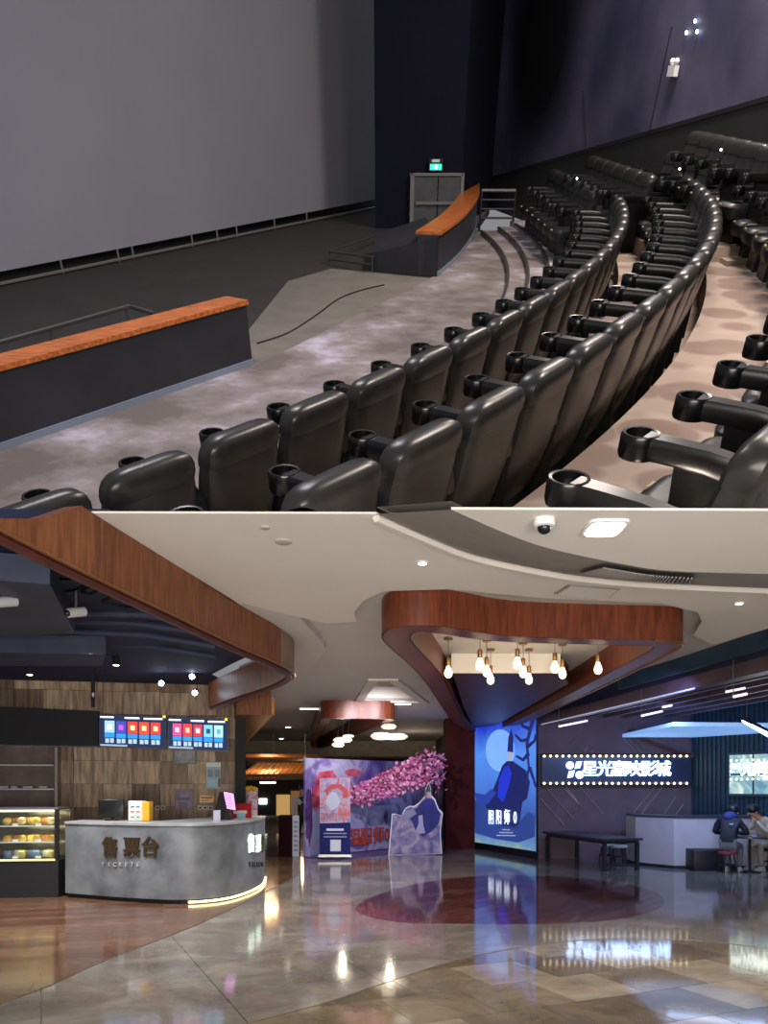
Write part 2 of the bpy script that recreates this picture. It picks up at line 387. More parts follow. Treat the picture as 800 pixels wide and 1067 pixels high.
b2 = MB().prism([(-2.3, 12.0), (-1.76, 12.0), (-4.67, 24.4), (-5.4, 24.4)], 2.63, 3.0).build('trim_2', M_brown, smooth=False); struct(b2, 'brown timber bulkhead receding behind the ticket counter')
MB().prism([(-1.76, 12.02), (-1.72, 12.05), (-4.63, 24.4), (-4.67, 24.4)], 2.64, 2.9).build('painted_glow_fascia', mat('timber_painted_glow', (205, 140, 80), .5, var=.15, vs=3), b2, smooth=False)  # orange light on this face is put into its timber colour

# ------------------------------------------------------------------ walls of the foyer
WA, WBp = Vector((-8.2, 11.67, 0)), Vector((-2.35, 12.84, 0))
wd = (WBp - WA).normalized(); wn = Vector((wd.y, -wd.x, 0))       # wn points at the camera
wl = MB().prism([tuple(WA.xy), tuple(WBp.xy), tuple((WBp - wn * .12).xy), tuple((WA - wn * .12).xy)], 0, 3.2).build('wall_left', mat('wall_backing', (70, 54, 44), .7), smooth=False)
struct(wl, 'timber panelled wall behind the ticket counter')
M_panel = [mat('wall_panel_%d' % i, c, .5, var=.28, vs=3, stretch=(7, 7, .8), spec=.3) for i, c in enumerate(((136, 112, 92), (164, 138, 114), (114, 93, 76), (180, 154, 128)))]
cw, ch = .445, .375
k = 0
for i in range(14):
    for j in range(9):
        s0 = 5.96 - (i + 1) * cw
        if s0 < 1.2: continue
        z0 = .05 + j * ch; z1 = min(z0 + ch, 3.19)
        if z1 < .55 or z1 - z0 < .05: continue
        dp = random.choice((.012, .03, .045)); a = WA + wd * (s0 + .003); b = WA + wd * (s0 + cw - .003)
        MB().hexa([a + Vector((0, 0, z0 + .003)), b + Vector((0, 0, z0 + .003)), b + wn * dp + Vector((0, 0, z0 + .003)), a + wn * dp + Vector((0, 0, z0 + .003))],
                  [a + Vector((0, 0, z1 - .003)), b + Vector((0, 0, z1 - .003)), b + wn * dp + Vector((0, 0, z1 - .003)), a + wn * dp + Vector((0, 0, z1 - .003))]).build('wall_panel', M_panel[random.randrange(4)], wl, smooth=False)
def wallpt(u, v, off=0.0):                  # point on the timber wall plane seen along (u, v)
    d = Vector(((u - PU) / FPX, 1, (PV - v) / FPX)); o = Vector((0, 0, EYE)); p0 = WA + wn * off
    t = (p0 - o).dot(wn) / d.dot(wn); return o + d * t
col = MB().box((-2.38, 12.72, 1.6), (.17, .17, 3.2), .2).build('dark_column', M_blackm, smooth=False); tag(col, 'slim black square column at the end of the timber panelled wall', 'column')

fw = MB().box((-1, 40, 1.3), (22, .2, 2.6)).build('wall_back', mat('far_wall', (44, 38, 36), .6, var=.2, vs=1.5), smooth=False); struct(fw, 'dim far wall of the concourse')
rp = MB().prism([(1.50, 18.7), (2.2, 18.6), (2.3, 19.4), (1.5, 19.4)], 0, 3.17).build('wall_pillar', M_redwall, smooth=False); struct(rp, 'dark maroon pillar beside the lit poster')
rw = MB().prism([(1.9, 19.5), (3.3, 16.35), (3.5, 28), (1.9, 28)], 0, 3.17).build('wall_centre', mat('dark_side', (34, 26, 28), .6), smooth=False); struct(rw, 'dark block of wall behind the lit poster')
sw = MB().prism([(3.18, 16.02), (6.42, 16.0), (6.42, 16.2), (3.18, 16.2)], 0, 3.2).build('wall_sign', M_mauve, smooth=False); struct(sw, 'mauve lounge wall with slanted inlays behind the lit sign')
tw = MB().prism([(6.42, 16.02), (9.2, 11.8), (9.3, 11.9), (6.5, 16.2)], 0, 3.2).build('wall_right', M_teal, smooth=False); struct(tw, 'teal ribbed lounge wall')
rib = MB(); a = Vector((6.42, 16.0)); b = Vector((9.2, 11.8)); d = (b - a).normalized(); L = (b - a).length; n = Vector((-d.y, d.x)); n = n if n.y < 0 else -n
kk = 0; s = .03
while s < L:
    p = a + d * s + n * .0; rib.box((p.x, p.y, 1.6), (.045, .07, 3.2), atan2(d.y, d.x)); s += .1
tag(rib.build('wall_ribs', M_teal, tw, smooth=False), kind='stuff')
# slanted inlay strips on the sign wall
M_inlay = mat('pale_inlay', (176, 164, 172), .3, metal=.5)
for (u0, v0, u1, v1) in ((563, 832, 588, 860), (570, 822, 597, 853), (590, 820, 606, 841), (604, 820, 628, 848), (586, 820, 603, 838), (682, 820, 656, 852), (690, 820, 662, 856), (704, 830, 692, 848), (712, 838, 703, 850),
                         (612, 778, 609, 783), (618, 781, 615, 786), (624, 781, 621, 786), (601, 771, 596, 776), (650, 770, 662, 783), (655, 771, 668, 784), (664, 771, 672, 780)):
    p, q = ly(u0, v0, 15.99), ly(u1, v1, 15.99); MB().tube([p, q], .012, 4).build('inlay_strip', M_inlay, sw)
MB().tube([ly(655, 762, 15.95), ly(722, 788, 15.9)], .06, 4).build('timber_rake', M_purp, sw)
# lounge bulkhead, beam and slatted ceiling
bk = MB().prism([(3.2, 16.0), (4.25, 8.5), (4.6, 6.0), (4.75, 6.0), (4.4, 8.5), (3.35, 16.0)], 2.95, 3.3).build('wall_bulkhead', M_navy, smooth=False); struct(bk, 'navy bulkhead over the lounge entrance')
MB().prism([(3.16, 16.0), (4.21, 8.5), (4.56, 6.0), (4.75, 6.0), (4.4, 8.5), (3.35, 16.0)], 2.78, 2.95).build('lintel_beam', M_purp, bk, smooth=False)
MB().tube([(3.2, 15.6, 2.77), (4.0, 9.9, 2.77)], .012, 5).build('light_line', emat('lintel_led', (200, 205, 235), .45), bk)
tf = [(3.52, 11.6), (3.78, 10.1), (4.03, 8.1), (4.22, 6.8)]
for p, q in zip(tf[:-1], tf[1:]):
    P_, Q_ = Vector((*p, 0)), Vector((*q, 0)); dd = (Q_ - P_).normalized() * .01
    P_ += dd; Q_ -= dd
    MB().prism([tuple(P_.xy), tuple(Q_.xy), (Q_.x + .05, Q_.y), (P_.x + .05, P_.y)], 2.97, 3.17).build('teal_fascia_board', M_teal, bk, smooth=False)
lc = MB().prism([(3.3, 16.1), (4.5, 6.0), (9.5, 6.0), (9.5, 16.1)], 3.2, 3.28).build('ceiling_lounge', M_navy, smooth=False); struct(lc, 'dark slatted ceiling of the lounge')
for k in range(1, 7):
    o_ = .42 * k
    p, q = Vector((3.2 + o_, 15.6, 2.9)), Vector((4.25 + o_, 8.1, 2.9))
    dd = Vector((.07, 0, 0)); zz = Vector((0, 0, .16))
    MB().hexa([p, p + dd, q + dd, q], [p + zz, p + dd + zz, q + dd + zz, q + zz]).build('ceiling_slat', M_purp, lc, smooth=False)
MB().prism([(4.9, 13.0), (6.9, 13.2), (7.2, 14.75), (6.42, 15.95), (4.95, 15.95)], 2.53, 2.6).build('pale_ceiling_panel', mat('pale_blue_ceiling', (176, 206, 240), .7, emit=(120, 170, 235), es=.7), lc, smooth=False)

# ------------------------------------------------------------------ auditorium shell
S = 1.3
D = [0, 1.70 * S, 1.42 * S, 1.35, .95]
SEATH = 1.15 * S
F = [0] + [-(d + SEATH) for d in D[1:]]
F0 = F[1] - .36
C1, R1 = (-27.66, 27.42), 33.58
C2, R2 = (-28.44, 26.95), 35.81
C3, R3 = (-19.0, 21.0), 27.0
CLIP = 3.36
def carpet(name, c1, c2, c3, scale, vor=False):
    m = bpy.data.materials.new(name); m.use_nodes = True; nt = m.node_tree; b = nt.nodes['Principled BSDF']
    g = nt.nodes.new('ShaderNodeNewGeometry'); r = nt.nodes.new('ShaderNodeValToRGB'); e = r.color_ramp.elements
    if vor:
        t = nt.nodes.new('ShaderNodeTexVoronoi'); t.feature = 'F1'; t.inputs['Scale'].default_value = scale; t.inputs['Randomness'].default_value = .6
        nt.links.new(g.outputs['Position'], t.inputs['Vector']); nt.links.new(t.outputs['Distance'], r.inputs[0])
        e[0].position = .1; e[0].color = rgb(c1); e[1].position = .56; e[1].color = rgb(c3); k = e.new(.47); k.color = rgb(c2)
    else:
        t = nt.nodes.new('ShaderNodeTexNoise'); t.inputs['Scale'].default_value = scale; t.inputs['Detail'].default_value = 8; t.inputs['Roughness'].default_value = .62
        nt.links.new(g.outputs['Position'], t.inputs['Vector']); nt.links.new(t.outputs['Fac'], r.inputs[0])
        e[0].position = .42; e[0].color = rgb(c1); e[1].position = .72; e[1].color = rgb(c3); k = e.new(.56); k.color = rgb(c2)
    n2 = nt.nodes.new('ShaderNodeTexNoise'); n2.inputs['Scale'].default_value = 120; bp = nt.nodes.new('ShaderNodeBump'); bp.inputs['Strength'].default_value = .25; bp.inputs['Distance'].default_value = .01
    nt.links.new(g.outputs['Position'], n2.inputs['Vector']); nt.links.new(n2.outputs['Fac'], bp.inputs['Height']); nt.links.new(bp.outputs[0], b.inputs['Normal'])
    nt.links.new(r.outputs[0], b.inputs['Base Color']); b.inputs['Roughness'].default_value = .95; b.inputs['Specular IOR Level'].default_value = .1
    return m
M_cfront = carpet('cloud_carpet', (106, 98, 96), (136, 128, 128), (192, 184, 202), .62)
M_crow = carpet('pebble_carpet', (148, 128, 118), (154, 135, 125), (184, 167, 155), 1.15, True)
M_stage = mat('stage_floor', (46, 43, 42), .8, var=.12, vs=1.2)
M_dark = mat('auditorium_black', (20, 20, 24), .6, var=.1)
M_para = mat('parapet_charcoal', (38, 39, 46), .55, var=.12, vs=2)
M_cap = mat('parapet_cap_wood', (186, 104, 50), .35, var=.3, vs=4, stretch=(1, 6, 6))
M_kick = mat('kick_strip', (120, 132, 150), .4)
M_nose = mat('step_nosing', (58, 54, 56), .5)
def ring(c, r0, r1, t0, t1, h0, h1, n=60):
    mb = MB(); A = []
    for i in range(n + 1):
        t = radians(t0 + (t1 - t0) * i / n)
        A.append([aw(c[0] + r * cos(t), c[1] + r * sin(t), h) for r, h in ((r0, h0), (r0, h1), (r1, h1), (r1, h0))])
    return mb.loft(A)
def circ(c, r, t, h): t = radians(t); return aw(c[0] + r * cos(t), c[1] + r * sin(t), h)
# front level: carpet aisle and dark stage floor
edge = [(-9.5, 5.6), (-5.58, 11.48), (-2.5, 16.0), (1.35, 24.3), (3.0, 32), (4.2, 38)]
outer = [(C1[0] + 31.3 * cos(radians(t)), C1[1] + 31.3 * sin(radians(t))) for t in range(18, -52, -2)]
af0 = MB().prism(edge[:] + outer, F0 - .2, F0, T=aw).build('floor_auditorium', M_cfront, smooth=False, clipz=CLIP); struct(af0, 'grey and lilac clouded carpet of the auditorium front aisle')
stg = MB().prism([(-9.5, 5.6), (-20, 8), (-20, 20), (-9.9, 23.4), (-.3, 38.3), (4.2, 38), (3.0, 32), (1.35, 24.3), (-2.5, 16.0)], F0 - .22, F0 - .004, T=aw).build('floor_stage', M_stage, smooth=False, clipz=CLIP); struct(stg, 'dark bare floor in front of the cinema screen')
patch = [ah(u, v, F0) for u, v in ((262, 383), (258, 345), (300, 293), (345, 280), (392, 284), (449, 290))]
MB().prism(patch, F0 - .02, F0 + .003, T=aw).build('pale_floor_sheet', mat('stage_sheet', (112, 107, 101), .8, var=.08, vs=1.5), stg, smooth=False)
# curved steps up to the first row
for i, (r0, r1) in enumerate(((31.1, 31.6), (31.6, 32.1))):
    s_ = ring(C1, r0, r1 + .2, -50, 7 if i == 0 else 6.5, F0 - .1, F0 + .12 * (i + 1)).build('curved_step', M_cfront, af0, clipz=CLIP)
    ring(C1, r0 - .015, r0 + .05, -50, 7 if i == 0 else 6.5, F0 + .12 * (i + 1) - .05, F0 + .12 * (i + 1) + .006).build('step_nosing', M_nose, s_, clipz=CLIP)
t1 = ring(C1, 32.1, R1 + .35, -52, 7.2, F[1] - .3, F[1]).build('floor_terrace', M_cfront, clipz=CLIP); struct(t1, 'carpeted terrace of the front seat row')
ring(C1, 32.085, 32.15, -50, 6.0, F[1] - .05, F[1] + .006).build('step_nosing', M_nose, t1, clipz=CLIP)
# the raised terraces of the rows behind, each its own ring
def ring2(ca, ra, cb, rb, t0, t1, h0, h1, n=60):
    mb = MB(); A = []
    for i in range(n + 1):
        t = t0 + (t1 - t0) * i / n
        d = Vector((cos(radians(t)), sin(radians(t)))); o = Vector(ca) - Vector(cb); q = o.dot(d); s = -q + sqrt(max(0, q * q - o.dot(o) + rb * rb)); e = Vector(ca) + d * s
        A.append([circ(ca, ra, t, h0), circ(ca, ra, t, h1), aw(e.x, e.y, h1), aw(e.x, e.y, h0)])
    return mb.loft(A)
t2 = ring2(C1, R1 + .06, C2, R2 + .3, -50, 7, F[2] - .5, F[2]).build('floor_terrace', M_crow, clipz=CLIP); struct(t2, 'beige pebble-patterned carpet terrace of the second seat row')
t3 = ring2(C2, R2 + .06, C3, R3 + .35, -46, 0, F[3] - .5, F[3]).build('floor_terrace', M_crow, clipz=CLIP); struct(t3, 'beige pebble-patterned carpet terrace of the third seat row')
t4 = ring2(C3, R3 + .1, C3, R3 + 3.2, -30, -2, F[4] - .5, F[4]).build('floor_terrace', M_crow, clipz=CLIP); struct(t4, 'beige carpet terrace behind the third seat row')
# walls
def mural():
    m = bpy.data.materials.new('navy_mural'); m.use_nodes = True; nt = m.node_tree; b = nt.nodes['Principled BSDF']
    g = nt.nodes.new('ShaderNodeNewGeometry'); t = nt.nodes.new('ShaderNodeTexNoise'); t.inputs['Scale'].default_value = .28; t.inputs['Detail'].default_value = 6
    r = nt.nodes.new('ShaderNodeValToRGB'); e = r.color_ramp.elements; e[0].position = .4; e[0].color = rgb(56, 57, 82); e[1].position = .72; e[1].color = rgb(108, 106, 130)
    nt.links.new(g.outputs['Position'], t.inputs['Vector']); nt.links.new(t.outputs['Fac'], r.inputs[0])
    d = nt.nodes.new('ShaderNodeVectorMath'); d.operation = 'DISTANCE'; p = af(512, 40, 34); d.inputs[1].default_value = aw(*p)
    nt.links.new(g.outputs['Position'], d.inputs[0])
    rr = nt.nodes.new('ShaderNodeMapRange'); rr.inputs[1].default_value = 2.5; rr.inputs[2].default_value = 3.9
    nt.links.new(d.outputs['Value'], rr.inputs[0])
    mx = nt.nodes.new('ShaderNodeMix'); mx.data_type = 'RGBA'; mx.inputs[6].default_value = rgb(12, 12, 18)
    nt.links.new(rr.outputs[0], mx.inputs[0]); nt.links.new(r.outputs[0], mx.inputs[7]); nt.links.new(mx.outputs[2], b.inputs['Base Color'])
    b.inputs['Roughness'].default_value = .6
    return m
M_mural = mural()
TOPW = 4.5
def awall(name, pts, h0, h1, m, th=.2, label=None):
    mb = MB()
    for p, q in zip(pts[:-1], pts[1:]):
        a, b = Vector(p), Vector(q); d = (b - a).normalized(); n = Vector((-d.y, d.x)) * th
        mb.hexa([aw(a.x, a.y, h0), aw(b.x, b.y, h0), aw(b.x + n.x, b.y + n.y, h0), aw(a.x + n.x, a.y + n.y, h0)], [aw(a.x, a.y, h1), aw(b.x, b.y, h1), aw(b.x + n.x, b.y + n.y, h1), aw(a.x + n.x, a.y + n.y, h1)])
    o = mb.build(name, m, smooth=False); struct(o, label); return o
sd = Vector((7.43, 11.55)).normalized(); s0 = Vector((-9.9, 23.4))
wpt = lambda t: tuple(s0 + sd * t)
swall = awall('wall_screen', [wpt(-14), wpt(18.6)], F0, TOPW + 1.5, M_dark, label='black wall carrying the cinema screen')
wexit = awall('wall_exit', [(-.3, 32.6), (2.6, 32.6), (4.2, 38)], F0, TOPW + 1, mat('exit_wall_navy', (17, 19, 34), .85, var=.15, vs=.6, spec=.15), label='navy painted wall around the exit door')
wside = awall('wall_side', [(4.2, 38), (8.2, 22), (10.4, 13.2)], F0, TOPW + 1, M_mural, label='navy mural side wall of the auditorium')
dn = (Vector((8.2, 22)) - Vector((4.2, 38))).normalized(); dnn = Vector((dn.y, -dn.x)) * .06
dad = MB()
pts = [(Vector((4.2, 38)) + dn * t, -3.2 + (2.66 * t / 16.49)) for t in (0, 5, 10, 16.49, 21, 25)]
dad.loft([[aw(*p, F0), aw(*(p + dnn), F0), aw(*(p + dnn), h), aw(*p, h)] for p, h in pts]).build('raked_dado', mat('dado_dark', (34, 35, 36), .7, var=.1), wside, smooth=False)
dad2 = MB().loft([[aw(*(p - dn * 0), h), aw(*(p + dnn * 1.4), h), aw(*(p + dnn * 1.4), h + .09), aw(*p, h + .09)] for p, h in pts]).build('dado_rail', M_blackm, wside, smooth=False)
# wall joints on the mural wall
for u, v0, u1, v1 in ((700, 28, 676, 141), (608, 95, 611, 158)):
    pa = []
    for uu, vv in ((u, v0), (u1, v1)):
        x, g, p = adir(uu, vv)  # ray meets side wall
        base = Vector((4.2, 38)); nn = Vector((dn.y, -dn.x)); t = base.dot(nn) / Vector((x, g)).dot(nn); pa.append(aw(x * t, g * t, p * t))
    MB().tube(pa, .025, 4).build('wall_joint', M_blackm, wside)
def sidept(u, v, off=.0):
    x, g, p = adir(u, v); base = Vector((4.2, 38)) + Vector((dn.y, -dn.x)) * off; nn = Vector((dn.y, -dn.x)); t = base.dot(nn) / Vector((x, g)).dot(nn); return aw(x * t, g * t, p * t)

# ------------------------------------------------------------------ cinema screen
HB = -3.78
def screen_mat():
    return mat('screen_cloth', (138, 138, 148), .8, var=.03, vs=.3)
sn = Vector((sd.y, -sd.x))                 # towards the seats
def sp(t, h, off=0.0): p = s0 + sd * t + sn * off; return aw(p.x, p.y, h)
scr = MB()
for t0_, t1_ in ((-13.5, 18.0),):
    scr.hexa([sp(t0_, HB, .12), sp(t1_, HB, .12), sp(t1_, TOPW + 1, .12), sp(t0_, TOPW + 1, .12)], [sp(t0_, HB, .3), sp(t1_, HB, .3), sp(t1_, TOPW + 1, .3), sp(t0_, TOPW + 1, .3)])
so = empty('cinema_screen', sp(0, F0, .3)); tag(so, 'huge blank grey cinema screen filling the upper left', 'screen')
scr.build('screen_surface', screen_mat(), so, smooth=False)
for u in (54, 117, 133, 198, 225, 246, 286, 320):
    x, g, p = adir(u, 235); nn = sn; b0 = s0 + sn * .38; t = b0.dot(nn) / Vector((x, g)).dot(nn); q = Vector((x * t, g * t))
    MB().tube([aw(q.x, q.y, F0), aw(q.x, q.y, HB + .02)], .03, 5).build('support_post', mat('dull_post', (110, 108, 106), .5), so)
MB().tube([sp(-13, F0 + .06, .4), sp(16.5, F0 + .06, .4)], .035, 5).build('floor_rail', mat('dull_post', (110, 108, 106), .5), so)

# ------------------------------------------------------------------ parapets
def parapet(name, label, line, th, h0, h1, capover=.06, side=1):
    o = empty(name, aw(*line[0], h0)); tag(o, label, 'parapet')
    L = [Vector(p) for p in line]; A, K, B = [], [], []
    for i, p in enumerate(L):
        d = (L[min(i + 1, len(L) - 1)] - L[max(i - 1, 0)]).normalized(); n = Vector((-d.y, d.x)) * side
        A.append([aw(*p, h0), aw(*(p + n * th), h0), aw(*(p + n * th), h1), aw(*p, h1)])
        K.append([aw(*(p - n * capover), h1), aw(*(p + n * (th + capover)), h1), aw(*(p + n * (th + capover)), h1 + .07), aw(*(p - n * capover), h1 + .07)])
        B.append([aw(*(p - n * .03), h0), aw(*p, h0), aw(*p, h0 + .1), aw(*(p - n * .03), h0 + .1)])
    MB().loft(A).build('panel', M_para, o, clipz=None); MB().loft(K).build('wood_cap', M_cap, o); MB().loft(B).build('kick_strip', M_kick, o)
    return o
pl = parapet('wood_capped_parapet', 'straight charcoal parapet with an orange wood cap in front of the screen', [(-7.4, 8.9), (-5.58, 11.48), (-2.46, 15.9)], .42, F0, F0 + .98)
pr = parapet('wood_capped_parapet', 'curving charcoal parapet with an orange wood cap beside the exit door', smooth_poly([(1.41, 24.2), (2.28, 27.5), (3.1, 32.1), (3.55, 37.2)], 5), .55, F0, F0 + .9)
wg = MB().hexa([aw(-.31, 24.9, F0), aw(1.38, 24.15, F0), aw(1.2, 27.5, F0), aw(-.2, 27.5, F0)], [aw(-.31, 24.9, F0 + .42), aw(1.38, 24.15, F0 + .86), aw(1.2, 27.5, F0 + .9), aw(-.2, 27.5, F0 + .5)]).build('ramp_side_panel', M_para, pr, smooth=False)
# railings of the ramp and behind the straight parapet
M_rail = mat('dull_rail', (96, 94, 92), .4, metal=.7)
rl = empty('ramp_railing', aw(-1.55, 26, F0)); tag(rl, 'low thin metal railing around the ramp left of the curved parapet', 'railing')
T_ = lambda u, v, f: aw(*af(u, v, f))
for pts in ([T_(343, 262, 26), T_(388, 268, 24.7)], [T_(343, 262, 26), T_(427, 233, 32)], [T_(388, 268, 24.7), T_(432, 240, 31)], [T_(343, 270, 26), T_(388, 276, 24.7)]):
    MB().tube(pts, .03, 6).build('rail', M_rail, rl)
for (u, v0, v1, f) in ((343, 262, 276, 26), (362, 265, 280, 25.4), (388, 268, 283, 24.7), (375, 251, 262, 28), (402, 242, 251, 30)):
    MB().tube([T_(u, v0, f), T_(u, v1, f)], .022, 5).build('post', M_rail, rl)
rl2 = empty('handrail', aw(-6.5, 13, F0)); tag(rl2, 'thin metal handrail just behind the straight wood-capped parapet', 'railing')
hp = [aw(-8.2, 10.2, -3.15), aw(-6.0, 13.6, -3.15), aw(-4.55, 15.9, -3.12), aw(-4.1, 15.75, -3.2)]
MB().tube(hp, .035, 6).build('rail', M_rail, rl2)
for p in ((-6.6, 12.6), (-5.5, 14.4), (-4.6, 15.85)): MB().tube([aw(*p, F0), aw(*p, -3.15)], .025, 5).build('post', M_rail, rl2)
# exit door in the navy wall
dr = empty('exit_door', aw(1.3, 32.5, F0)); tag(dr, 'grey double exit door in a pale frame under the green exit sign', 'door')
D_ = lambda u, v: aw(*af(u, v, 32.5))
def aplate(name, u0, v0, u1, v1, f, th, m, par):
    a = [af(u0, v1, f), af(u1, v1, f), af(u1, v0, f), af(u0, v0, f)]
    h0, h1 = (a[0][2] + a[1][2]) / 2, (a[2][2] + a[3][2]) / 2; x0 = (a[0][0] + a[3][0]) / 2; x1 = (a[1][0] + a[2][0]) / 2
    return MB().hexa([aw(x0, f, h0), aw(x1, f, h0), aw(x1, f - th, h0), aw(x0, f - th, h0)], [aw(x0, f, h1), aw(x1, f, h1), aw(x1, f - th, h1), aw(x0, f - th, h1)]).build(name, m, par, smooth=False)
M_door = mat('door_grey', (70, 72, 74), .5, var=.1); M_frame = mat('door_frame', (112, 112, 112), .4)
aplate('leaf', 431, 184, 455, 239, 32.5, .05, M_door, dr); aplate('leaf', 456, 184, 479, 239, 32.5, .05, M_door, dr)
aplate('frame_head', 427, 180, 482, 183, 32.5, .1, M_frame, dr); aplate('frame_jamb', 427, 180, 431, 239, 32.5, .1, M_frame, dr); aplate('frame_jamb', 479, 180, 482, 239, 32.5, .1, M_frame, dr)
aplate('push_bar', 433, 210, 477, 213, 32.42, .06, M_frame, dr)
ex = empty('exit_sign', D_(454, 176)); tag(ex, 'small glowing green exit sign above the grey double door', 'sign')
aplate('sign_case', 447, 165, 461, 178, 32.5, .1, M_black, ex); e_ = aplate('green_face', 448, 171, 460, 177, 32.4, .02, emat('exit_green', (40, 230, 160), 2.2), ex)
aplate('white_arrow', 450, 166, 458, 169, 32.4, .02, emat('exit_dim', (150, 170, 170), .5), ex)
fg = emat('exit_white', (220, 255, 240), 2)
for bx in ((453.6, 171.6, 454.8, 172.6), (452.8, 172.8, 454.6, 174.6), (454.6, 173.0, 456.2, 173.6), (451.6, 174.6, 453.4, 175.4), (453.8, 174.6, 455.4, 176.2)): aplate('running_figure', *bx, 32.37, .01, fg, ex)
# emergency lamp and small star lights on the mural wall
em = empty('emergency_lamp', sidept(701, 77, .05)); tag(em, 'white twin-head emergency lamp on the navy side wall', 'lamp')
cx = sidept(701, 74, .1); xd = (aw(dn.x, dn.y, 0) - aw(0, 0, 0)).normalized(); MR = Matrix((xd, AUP.cross(xd), AUP)).transposed()
MB().box(cx, (.32, .12, .2), M=MR).build('housing', M_white, em, smooth=False)
for k in (-1, 1):
    MB().ball(cx + AUP * .17 + xd * .1 * k, .07).build('lamp_head', M_white, em)
for i, (u, v) in enumerate(((724, 22), (715, 34), (726, 33))):
    o = MB().ball(sidept(u, v, .05), .035, 8, 5).build('star_light', M_litc); tag(o, 'tiny white point light on the navy side wall, %s of three' % ('uppermost', 'leftmost', 'rightmost')[i], 'light', 'point lights on the mural wall')
# low guard rail at the head of the curved steps
gr = empty('step_guard_rail', circ(C1, 31.9, 6.8, F0)); tag(gr, 'short dark metal guard rail at the far end of the curved steps', 'railing')
M_gr = mat('dark_rail', (52, 52, 54), .4, metal=.6)
ga, gb = circ(C1, 31.05, 7, F0 + .1), circ(C1, 32.1, 6.5, F0 + .36)
for k in range(4): MB().tube([ga + AUP * (.35 + .24 * k), gb + AUP * (.1 + .24 * k) ], .03 if k < 3 else .05, 6).build('rail', M_gr if k < 3 else M_rail, gr)
for p in (ga, gb): MB().tube([p, p + AUP * (1.07 if p is ga else .82)], .035, 6).build('post', M_gr, gr)
# aisle stairs between the rows and the side blocks
cb_ = [(-.3, 31.5)]

# loose cable across the stage edge
cb = [aw(*ah(u, v, F0 + .01), F0 + .01) for u, v in ((268, 358), (300, 347), (330, 328), (352, 312), (375, 303), (400, 297))]
o = MB().tube(smooth_poly(cb, 4), .02, 5).build('floor_cable', M_black); tag(o, 'loose black cable lying across the stage floor edge', 'cable')

# ------------------------------------------------------------------ cinema seats
M_lea = mat('seat_leather', (40, 39, 38), .33, var=.18, vs=6, spec=.5, bump=.03)
M_leas = mat('seat_leather_side', (26, 26, 27), .4, spec=.4)
M_arm = mat('armrest_black', (20, 20, 21), .28)
M_cup = mat('cup_ring', (12, 12, 13), .25)
M_tag = mat('number_tag', (222, 206, 150), .5)
def srr(cx, cy, z, w, d, n=20, e=4.2):      # rounded rectangle ring
    out = []
    for k in range(n):
        t = 2 * pi * k / n; c, s = cos(t), sin(t)
        out.append(Vector((cx + w / 2 * math.copysign(abs(c) ** (2 / e), c), cy + d / 2 * math.copysign(abs(s) ** (2 / e), s), z)))
    return out
def make_seat():
    r = empty('recliner_chair')
    H = SEATH
    # seat back: reclined shell, thicker at the lumbar
    P = [(.34, .30, .60, .14), (.36, .29, .74, .22), (.55, .25, .78, .26), (.80, .19, .83, .27), (1.05, .13, .845, .25), (1.20, .095, .845, .23), (1.27, .08, .83, .22)]
    MB().loft([srr(0, y, z, w, d) for z, y, w, d in P]).build('backrest', M_lea, r, local=True)
    Q = [(1.255, .085, .76, .20), (1.265, .083, .835, .245), (1.32, .07, .845, .26), (1.38, .055, .83, .255), (1.43, .045, .79, .235), (1.47, .038, .70, .19), (1.493, .034, .55, .12), (1.50, .032, .35, .04)]
    hd = MB().loft([srr(0, y, z, w, d) for z, y, w, d in Q]).build('headrest', M_lea, r, local=True)
    MB().loft([srr(0, y, z, w, d) for z, y, w, d in ((.40, .62, .66, .6), (.42, .62, .76, .74), (.5, .62, .80, .78), (.6, .63, .80, .78), (.65, .62, .74, .7), (.665, .62, .6, .55))]).build('seat_cushion', M_leas, r, local=True); cush = r.children[-1]
    MB().box((0, .5, .2), (.6, .5, .4)).build('seat_base', M_leas, r, local=True, smooth=False)
    MB().box((.05, .985, .615), (.12, .03, .05)).build('number_tag', M_tag, cush, local=True, smooth=False)
    add_arm(r, -1)
    return r
def add_arm(r, s):
    x = .49 * s
    A = [(.10, .93, .12, .14), (.2, 1.03, .13, .15), (.5, 1.07, .14, .14), (.8, 1.075, .15, .14), (.92, 1.075, .17, .14)]
    rings = [[Vector((x + w / 2 * a, y, z + h / 2 * b)) for a, b in ((-1, -.6), (-.8, -1), (.8, -1), (1, -.6), (1, .6), (.8, 1), (-.8, 1), (-1, .6))] for y, z, w, h in A]
    a = MB().loft(rings).build('armrest', M_arm, r, local=True)
    n = 16
    MB().lathe([(.09, .99), (.118, .998), (.126, 1.02), (.126, 1.135), (.118, 1.15), (.10, 1.147), (.096, 1.095), (.001, 1.09)], n, (x, .96, 0)).build('cup_holder', M_cup, a, local=True)
    MB().hexa([Vector((x - .04, .12, 0)), Vector((x + .04, .12, 0)), Vector((x + .04, .6, 0)), Vector((x - .04, .6, 0))], [Vector((x - .04, .12, 1.0)), Vector((x + .04, .12, 1.0)), Vector((x + .04, .7, 1.05)), Vector((x - .04, .7, 1.05))]).build('arm_panel', mat('arm_panel_black', (16, 16, 17), .75, spec=.2), r, local=True, smooth=False)
proto = make_seat(); used = [False]
